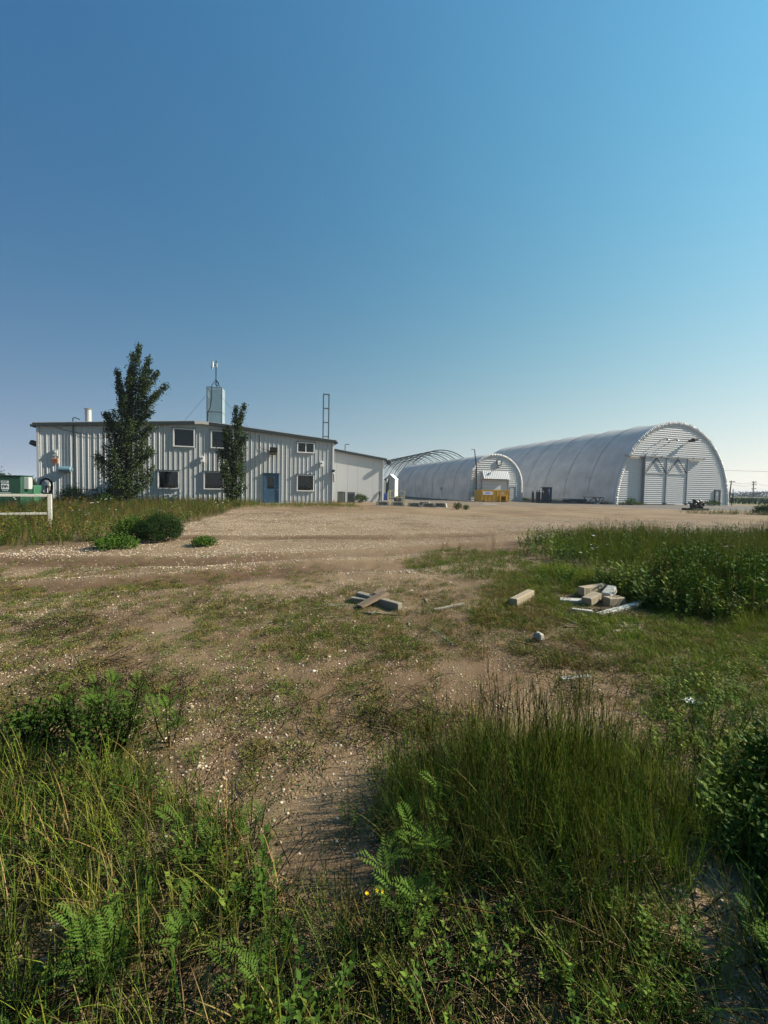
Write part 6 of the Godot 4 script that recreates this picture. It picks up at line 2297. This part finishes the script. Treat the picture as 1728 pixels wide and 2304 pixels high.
func ground_cover() -> void:
	var r := RandomNumberGenerator.new()
	r.seed = 2024
	var T := {}
	for k in ["tall", "medium", "short", "mat", "sprig", "straw", "dock", "flower"]:
		T[k] = []
		for v in (3 if k in ["tall", "medium", "short", "mat"] else 2): T[k].append(tuft_mesh(k, hash(k) % 1000 + v * 17))
	var tall := []
	var med := []
	var low := []
	var matted := []
	var sprig := []
	var straw := []
	var dock := []
	var white := []
	var gold := []
	# foreground clump of tall grass
	for i in 330:
		# dense towards the middle of the clump, thinning out unevenly
		var a := r.randf() * TAU
		var k := pow(r.randf(), 0.6) * (0.95 + 0.35 * n1.get_noise_2d(cos(a) * 2.0, sin(a) * 2.0)) + 0.1 * absf(r.randfn(0, 1))
		var q := Vector2(0.8 + cos(a) * k * 0.85, 1.86 + sin(a) * k * 0.46)
		var hs := (1.08 - 0.42 * k * k) * (1.0 + 0.45 * n2.get_noise_2d(q.x * 3.0, q.y * 3.0)) * r.randf_range(0.8, 1.1)
		tall.append([spot(q.x, q.y, clampf(hs * 0.94, 0.3, 1.05), r, 0.24), mixc(r, [DEEP, FRESH, FRESH, LIME, OLIVE] if q.x > 0.7 else [DEEP, FRESH, FRESH, OLIVE])])
	for q in in_zone("tall_near", 160, r): med.append([spot(q.x, q.y, 1.2, r), mixc(r, [DEEP, FRESH, OLIVE])])
	for q in in_zone("tall_near", 120, r): straw.append([spot(q.x, q.y, 1.3, r), mixc(r, [STRAW, TAWNY])])
	# looser grass running round the clump towards the near edge
	for i in 260:
		var q := Vector2(r.randf_range(-0.35, 1.75), r.randf_range(0.95, 2.5))
		var k := n2.get_noise_2d(q.x * 2.2 + 14, q.y * 2.2)
		if k < -0.12 or (q.x < 0.05 and q.y > 1.35): continue
		tall.append([spot(q.x, q.y, r.randf_range(0.35, 0.72), r, 0.25), mixc(r, [DEEP, FRESH, OLIVE, FRESH])])
	# lower left grass
	for q in in_zone("left_near", 460, r):
		med.append([spot(q.x, q.y, r.randf_range(0.8, 1.35), r), mixc(r, [DEEP, FRESH, LIME, OLIVE, OLIVE, TAWNY])])
	for q in in_zone("left_near", 130, r): tall.append([spot(q.x, q.y, r.randf_range(0.45, 0.75), r), mixc(r, [DEEP, FRESH, LIME])])
	for q in in_zone("left_near", 80, r): sprig.append([spot(q.x, q.y, r.randf_range(0.6, 1.0), r), mixc(r, [DEEP, FRESH])])
	for q in in_zone("left_near", 420, r): straw.append([spot(q.x, q.y, r.randf_range(0.8, 1.5), r), mixc(r, [STRAW, TAWNY])])
	for q in in_zone("left_near", 160, r): matted.append([spot(q.x, q.y, r.randf_range(0.6, 1.0), r), mixc(r, [DEEP, FRESH])])
	# bottom middle
	for q in in_zone("bottom_middle", 110, r): med.append([spot(q.x, q.y, r.randf_range(0.5, 1.0), r), mixc(r, [DEEP, FRESH, OLIVE])])
	for q in in_zone("bottom_middle", 45, r): sprig.append([spot(q.x, q.y, r.randf_range(0.4, 0.8), r), mixc(r, [DEEP, FRESH])])
	for q in in_zone("bottom_middle", 110, r): straw.append([spot(q.x, q.y, r.randf_range(0.8, 1.7), r), mixc(r, [STRAW, STRAW, TAWNY])])
	for q in in_zone("bottom_middle", 120, r): matted.append([spot(q.x, q.y, r.randf_range(0.4, 0.8), r), mixc(r, [DEEP, FRESH])])
	# right edge and right middle
	for q in in_zone("right_edge", 170, r): sprig.append([spot(q.x, q.y, r.randf_range(0.7, 1.3), r), mixc(r, [DEEP, DEEP, FRESH])])
	for q in in_zone("right_edge", 240, r): med.append([spot(q.x, q.y, r.randf_range(0.7, 1.2), r), mixc(r, [DEEP, FRESH])])
	for q in in_zone("right_middle", 120, r): sprig.append([spot(q.x, q.y, r.randf_range(0.45, 0.95), r), mixc(r, [DEEP, FRESH, FRESH, LIME])])
	for q in in_zone("right_middle", 260, r): med.append([spot(q.x, q.y, r.randf_range(0.5, 1.0), r), mixc(r, [DEEP, FRESH, LIME, OLIVE])])
	for q in in_zone("right_middle", 300, r): matted.append([spot(q.x, q.y, r.randf_range(0.6, 1.2), r), mixc(r, [DEEP, FRESH])])
	# tall field at the right
	for q in in_zone("right_field", 6800, r):
		var k := n2.get_noise_2d(q.x * 0.5, q.y * 0.5)
		var ed := ss(-0.1, 1.5, edge_distance("right_field", q) + 0.8 * n2.get_noise_2d(q.x * 1.4, q.y * 1.4 + 5))
		if r.randf() > 0.25 + ed: continue
		tall.append([spot(q.x, q.y, r.randf_range(0.7, 1.2) * (1.0 + 0.45 * k) * (0.35 + 0.65 * ed), r), mixc(r, [DEEP, FRESH, LIME, LIME] if k > -0.15 else [FRESH, LIME, LIME, OLIVE])])
	for q in in_zone("right_field", 700, r): sprig.append([spot(q.x, q.y, r.randf_range(1.5, 2.6), r), mixc(r, [DEEP, FRESH])])
	for q in in_zone("right_field", 120, r):
		if n2.get_noise_2d(q.x * 0.8 + 9, q.y * 0.8) > 0.05: dock.append([spot(q.x, q.y, r.randf_range(0.8, 1.2), r), mixc(r, [TAWNY])])
	for q in in_zone("right_field", 26, r): white.append([spot(q.x, q.y, r.randf_range(1.6, 2.2), r), Color(0.75, 0.75, 0.7)])
	for i in 430:
		var q := Vector2(4.75 + r.randfn(0, 0.75), 5.75 + r.randfn(0, 0.5))
		if q.y < 4.75 + 0.12 * absf(q.x - 4.4): continue
		sprig.append([spot(q.x, q.y, r.randf_range(1.1, 2.2), r, 0.2), mixc(r, [DEEP, DEEP, FRESH, LIME])])
		if i % 2: tall.append([spot(q.x + r.randfn(0, 0.3), q.y + r.randfn(0, 0.2), r.randf_range(0.9, 1.4), r, 0.2), mixc(r, [FRESH, LIME, OLIVE])])
	# olive sward before it
	for q in in_zone("olive", 3600, r):
		var k := n2.get_noise_2d(q.x * 1.3, q.y * 1.3 + 20)
		if k < -0.3 and r.randf() < 0.8: continue
		low.append([spot(q.x, q.y, r.randf_range(0.7, 1.5), r), mixc(r, [LIME, LIME, OLIVE, FRESH] if q.x > 2.2 else [OLIVE, FRESH, TAWNY, OLIVE])])
	for q in in_zone("olive", 520, r): matted.append([spot(q.x, q.y, r.randf_range(0.6, 1.1), r), mixc(r, [DEEP, OLIVE, FRESH])])
	for q in in_zone("olive", 420, r): straw.append([spot(q.x, q.y, r.randf_range(0.7, 1.4), r), mixc(r, [STRAW, TAWNY])])
	# band of taller grass where the sward meets the field
	for i in 900:
		var u := r.randf()
		var q := Vector2(lerpf(3.2, 4.6, u) + r.randfn(0, 0.2), lerpf(7.6, 4.7, u) + r.randfn(0, 0.2))
		med.append([spot(q.x, q.y, r.randf_range(0.8, 1.4), r), mixc(r, [FRESH, LIME, LIME])])
	for q in in_zone("middle_right", 260, r):
		med.append([spot(q.x, q.y, r.randf_range(0.5, 1.2), r), mixc(r, [DEEP, FRESH, OLIVE])])
	for q in in_zone("middle_right", 420, r): matted.append([spot(q.x, q.y, r.randf_range(0.8, 1.4), r), mixc(r, [DEEP, FRESH, OLIVE])])
	for q in in_zone("middle_right", 16, r): dock.append([spot(q.x, q.y, r.randf_range(0.5, 0.8), r), mixc(r, [TAWNY])])
	# patchy low weeds over the gravel, thicker nearer by
	for i in 17000:
		var d := sqrt(r.randf_range(1.2, 62))
		var x := r.randf_range(-1.06, 1.06) * d
		if inside("right_field", x, d) or inside("left_near", x, d) or inside("olive", x, d): continue
		var k := n2.get_noise_2d(x * 1.2, d * 1.2 + 70) + 0.5 * n2.get_noise_2d(x * 5, d * 5) + 0.25 * n2.get_noise_2d(x * 0.4, d * 0.4 + 9)
		var want := ss(8.2, 4.4, d + 0.35 * x * ss(0, -6, x) * 0.2) * 0.76
		want *= 1.0 - 0.3 * exp(-pow((x + 0.15) / 0.4, 2)) * ss(2.7, 2.0, d)
		if r.randf() > ss(0.42 - 0.75 * want, 0.75 - 0.75 * want, k + 0.25) * want + 0.02: continue
		var w := r.randf()
		if w < 0.36: matted.append([spot(x, d, r.randf_range(0.45, 1.05), r), mixc(r, [DEEP, FRESH, OLIVE, OLIVE])])
		elif w < 0.72: low.append([spot(x, d, r.randf_range(0.5, 1.25), r), mixc(r, [OLIVE, FRESH, OLIVE, TAWNY, DEEP])])
		elif w < 0.77: med.append([spot(x, d, r.randf_range(0.3, 0.6), r), mixc(r, [FRESH, OLIVE, TAWNY])])
		elif w < 0.79: sprig.append([spot(x, d, r.randf_range(0.3, 0.6), r), mixc(r, [DEEP, FRESH, OLIVE])])
		else: straw.append([spot(x, d, r.randf_range(0.5, 1.2), r), mixc(r, [STRAW, TAWNY])])
	for q in in_zone("green_middle", 260, r):
		matted.append([spot(q.x, q.y, r.randf_range(0.5, 1.0), r), mixc(r, [DEEP, FRESH, FRESH, OLIVE])])
	# dead stalk litter
	for i in 130:
		var c: Vector2 = [Vector2(-2.0, 2.9), Vector2(-3.3, 4.2), Vector2(0.3, 2.5), Vector2(1.9, 3.5)][i % 4]
		straw.append([spot(c.x + r.randfn(0, 0.3), c.y + r.randfn(0, 0.22), r.randf_range(0.9, 1.7), r, 0.3), mixc(r, [STRAW, Color(0.5, 0.42, 0.28)])])
	# scattered weeds on the open gravel
	for i in 1500:
		var d := sqrt(r.randf_range(25, 300))
		var x := r.randf_range(-0.95, 0.9) * d
		if inside("right_field", x, d) or inside("left_weeds", x, d): continue
		var k := n2.get_noise_2d(x * 0.8 + 11, d * 0.8)
		if r.randf() > ss(0.05, 0.5, k) * ss(9.5, 6.0, d) * 1.2 + 0.02: continue
		matted.append([spot(x, d, r.randf_range(0.7, 1.5), r), mixc(r, [DEEP, FRESH, OLIVE])])
	# rank weeds before the metal building
	for q in in_zone("left_weeds", 4200, r):
		var k := n2.get_noise_2d(q.x * 0.4 + 70, q.y * 0.4)
		var thin := ss(-10.0, -7.5, q.x) * ss(9, 16, q.y)
		if r.randf() < thin * 0.6: continue
		var sc := r.randf_range(0.7, 1.25) * (1 - 0.55 * thin)
		if k < -0.05: tall.append([spot(q.x, q.y, sc, r), mixc(r, [OLIVE, OLIVE, TAWNY, TAWNY, FRESH])])
		else: tall.append([spot(q.x, q.y, sc, r), mixc(r, [DEEP, FRESH, OLIVE, OLIVE, TAWNY])])
	for q in in_zone("left_weeds", 900, r): sprig.append([spot(q.x, q.y, r.randf_range(1.4, 2.8), r), mixc(r, [DEEP, FRESH, OLIVE])])
	for q in in_zone("left_weeds", 260, r): dock.append([spot(q.x, q.y, r.randf_range(0.7, 1.15), r), mixc(r, [TAWNY, Color(0.25, 0.13, 0.06)])])
	for q in in_zone("left_weeds", 40, r): white.append([spot(q.x, q.y, r.randf_range(2.0, 2.8), r), Color(0.75, 0.75, 0.7)])
	for q in in_zone("left_weeds", 70, r): gold.append([spot(q.x, q.y, r.randf_range(1.4, 2.2), r), Color(0.7, 0.45, 0.02)])
	# along the foot of the wall
	for i in 1500:
		var u := r.randf_range(-0.6, 18.8)
		var o := r.randf_range(0.15, 1.7)
		if u > 13.0 and u < 14.6: continue
		if u > 14.6 and r.randf() < 0.6: continue
		var p := put(Vector3(u, 0, o))
		var c := mixc(r, [DEEP, OLIVE, FRESH] if u < 13 else [OLIVE, TAWNY, DEEP])
		if i % 3 == 0: sprig.append([spot(p.x, -p.z, r.randf_range(1.0, 2.2) * (1.0 if u < 13 else 0.7), r), c])
		else: tall.append([spot(p.x, -p.z, r.randf_range(0.4, 0.9) * (1.0 if u < 13 else 0.7), r), c])
	for i in 40:
		var p := put(Vector3(r.randf_range(14.6, 18.6), 0, r.randf_range(0.2, 1.6)))
		dock.append([spot(p.x, -p.z, r.randf_range(0.5, 0.9), r), Color(0.3, 0.13, 0.07)])
	# low growth in front of it
	for i in 900:
		var p := put(Vector3(r.randf_range(5.0, 19.5), 0, 1.5 + absf(r.randfn(0, 1.3))))
		med.append([spot(p.x, -p.z, r.randf_range(0.9, 2.1), r), mixc(r, [OLIVE, FRESH, DEEP, TAWNY])])
	for i in 650:
		var p := put(Vector3(r.randf_range(3.0, 13.2), 0, 1.0 + absf(r.randfn(0, 1.2))))
		tall.append([spot(p.x, -p.z, r.randf_range(0.3, 0.62), r), mixc(r, [OLIVE, FRESH, DEEP, TAWNY])])
	# by the halls
	for i in 700:
		var u := r.randf_range(0, 30.0)
		var p := Vector3(29.9, 0, -51.4) + Basis(Vector3.UP, Q_TURN) * Vector3(-r.randf_range(0.1, 1.0), 0, -u)
		if i % 5 == 0: p = Vector3(29.9, 0, -51.4) + Basis(Vector3.UP, Q_TURN) * Vector3(r.randf_range(0.2, 4.6), 0, r.randf_range(0.2, 0.9))
		if i % 7 == 0: p = Vector3(r.randf_range(24, 33), 0, -31.5 + r.randfn(0, 0.5))
		sprig.append([spot(p.x, -p.z, r.randf_range(1.0, 2.2), r), mixc(r, [DEEP, OLIVE, FRESH])])
	for q in [Vector2(-0.02, 1.28)]: gold.append([spot(q.x, q.y, 0.5, r), Color(0.75, 0.5, 0.02)])
	# nothing grows through the timber heaps
	for list in [tall, med, low, sprig]:
		for i in range(list.size() - 1, -1, -1):
			var p: Vector3 = list[i][0].origin
			if (absf(p.x - 3.05) < 0.5 and absf(-p.z - 5.4) < 0.45) or (absf(p.x + 0.05) < 0.35 and absf(-p.z - 5.2) < 0.3): list.remove_at(i)
	stuff("tall_grass", "tall upright green grass in dense clumps", "grass", T["tall"], mats["grass"], tall)
	stuff("meadow_grass", "knee high green and yellowish grass tufts", "grass", T["medium"], mats["grass"], med)
	stuff("short_grass", "short olive grass tufts on the gravel", "grass", T["short"], mats["grass"], low)
	stuff("mat_weed", "flat creeping green weeds on the gravel", "weeds", T["mat"], mats["grass"], matted)
	stuff("sprig_weed", "small leafy upright weeds among the grass", "weeds", T["sprig"], mats["grass"], sprig)
	stuff("dry_straw", "pale dry straw lying on the ground", "straw", T["straw"], mats["dry"], straw)
	stuff("dock_stalk", "reddish brown seed stalks among the grass", "weeds", T["dock"], mats["dry"], dock)
	stuff("white_flower", "small white flowers in the grass", "flowers", T["flower"], mats["dry"], white)
	stuff("yellow_flower", "small yellow flowers in the weeds", "flowers", T["flower"], mats["dry"], gold)
	pebbles(r)

func pebbles(r: RandomNumberGenerator) -> void:
	var meshes := []
	for v in 3:
		var sm := SphereMesh.new()
		sm.radius = 0.5
		sm.height = 1.0
		sm.radial_segments = 7
		sm.rings = 4
		var arr := sm.get_mesh_arrays()
		var vs: PackedVector3Array = arr[Mesh.ARRAY_VERTEX]
		for i in vs.size():
			var p := vs[i]
			vs[i] = p * (1.0 + 0.55 * n1.get_noise_3d(p.x * 3 + v * 9, p.y * 3, p.z * 3)) * Vector3(1.0, 0.62, 0.8)
		arr[Mesh.ARRAY_VERTEX] = vs
		var me := ArrayMesh.new()
		me.add_surface_from_arrays(Mesh.PRIMITIVE_TRIANGLES, arr)
		meshes.append(me)
	var m := StandardMaterial3D.new()
	m.vertex_color_use_as_albedo = true
	m.roughness = 0.85
	var cols := [Color(0.5, 0.4, 0.28), Color(0.42, 0.31, 0.2), Color(0.34, 0.3, 0.25), Color(0.4, 0.29, 0.19), Color(0.56, 0.47, 0.35), Color(0.3, 0.22, 0.15), Color(0.38, 0.28, 0.18)]
	var items := []
	for i in 300000:
		var far := i >= 75000
		var d := sqrt(r.randf_range(0.6, 60)) if not far else sqrt(r.randf_range(50, 520))
		var x := r.randf_range(-1.08, 1.08) * d
		if far and (inside("right_field", x, d) or inside("left_weeds", x, d)): continue
		var k := n2.get_noise_2d(x * 0.9, d * 0.9 + 33)
		if d > 4.5 and d < 18.0 and r.randf() < 0.85 and minf(near_line(x, -d, BAND_A), minf(near_line(x, -d, BAND_B), near_line(x, -d, BAND_C))) + 0.25 * k < 0.5: continue
		if r.randf() > ss(-0.5, 0.25, k) * 0.85 + 0.15: continue
		var s := 0.006 + 0.016 * pow(r.randf(), 2.2) if not far else 0.014 + 0.03 * pow(r.randf(), 2.0)
		if not far and r.randf() < 0.008: s = r.randf_range(0.02, 0.045)
		var b := Basis(Vector3.UP, r.randf() * TAU) * Basis(Vector3.RIGHT, r.randfn(0, 0.3))
		var p := on(x, -d)
		p.y += s * r.randf_range(-0.12, 0.12)
		items.append([Transform3D(b.scaled(Vector3(s, s * r.randf_range(0.6, 1.0), s * r.randf_range(0.7, 1.2))), p), mixc(r, cols)])
	stuff("gravel_stone", "loose tan and cream gravel stones on the ground", "gravel", meshes, m, items)

func _ready() -> void:
	n1.seed = 7
	n1.frequency = 0.5
	n2.seed = 12
	n2.frequency = 0.5
	n2.fractal_octaves = 3
	setup_view()
	make_textures()
	build_ground()
	build_main()
	wall_fittings()
	roof_masts()
	build_plaster()
	build_big_hall()
	build_small_hall()
	build_arch_frame()
	build_yard()
	build_transformer()
	build_poles()
	build_timber()
	build_plants()
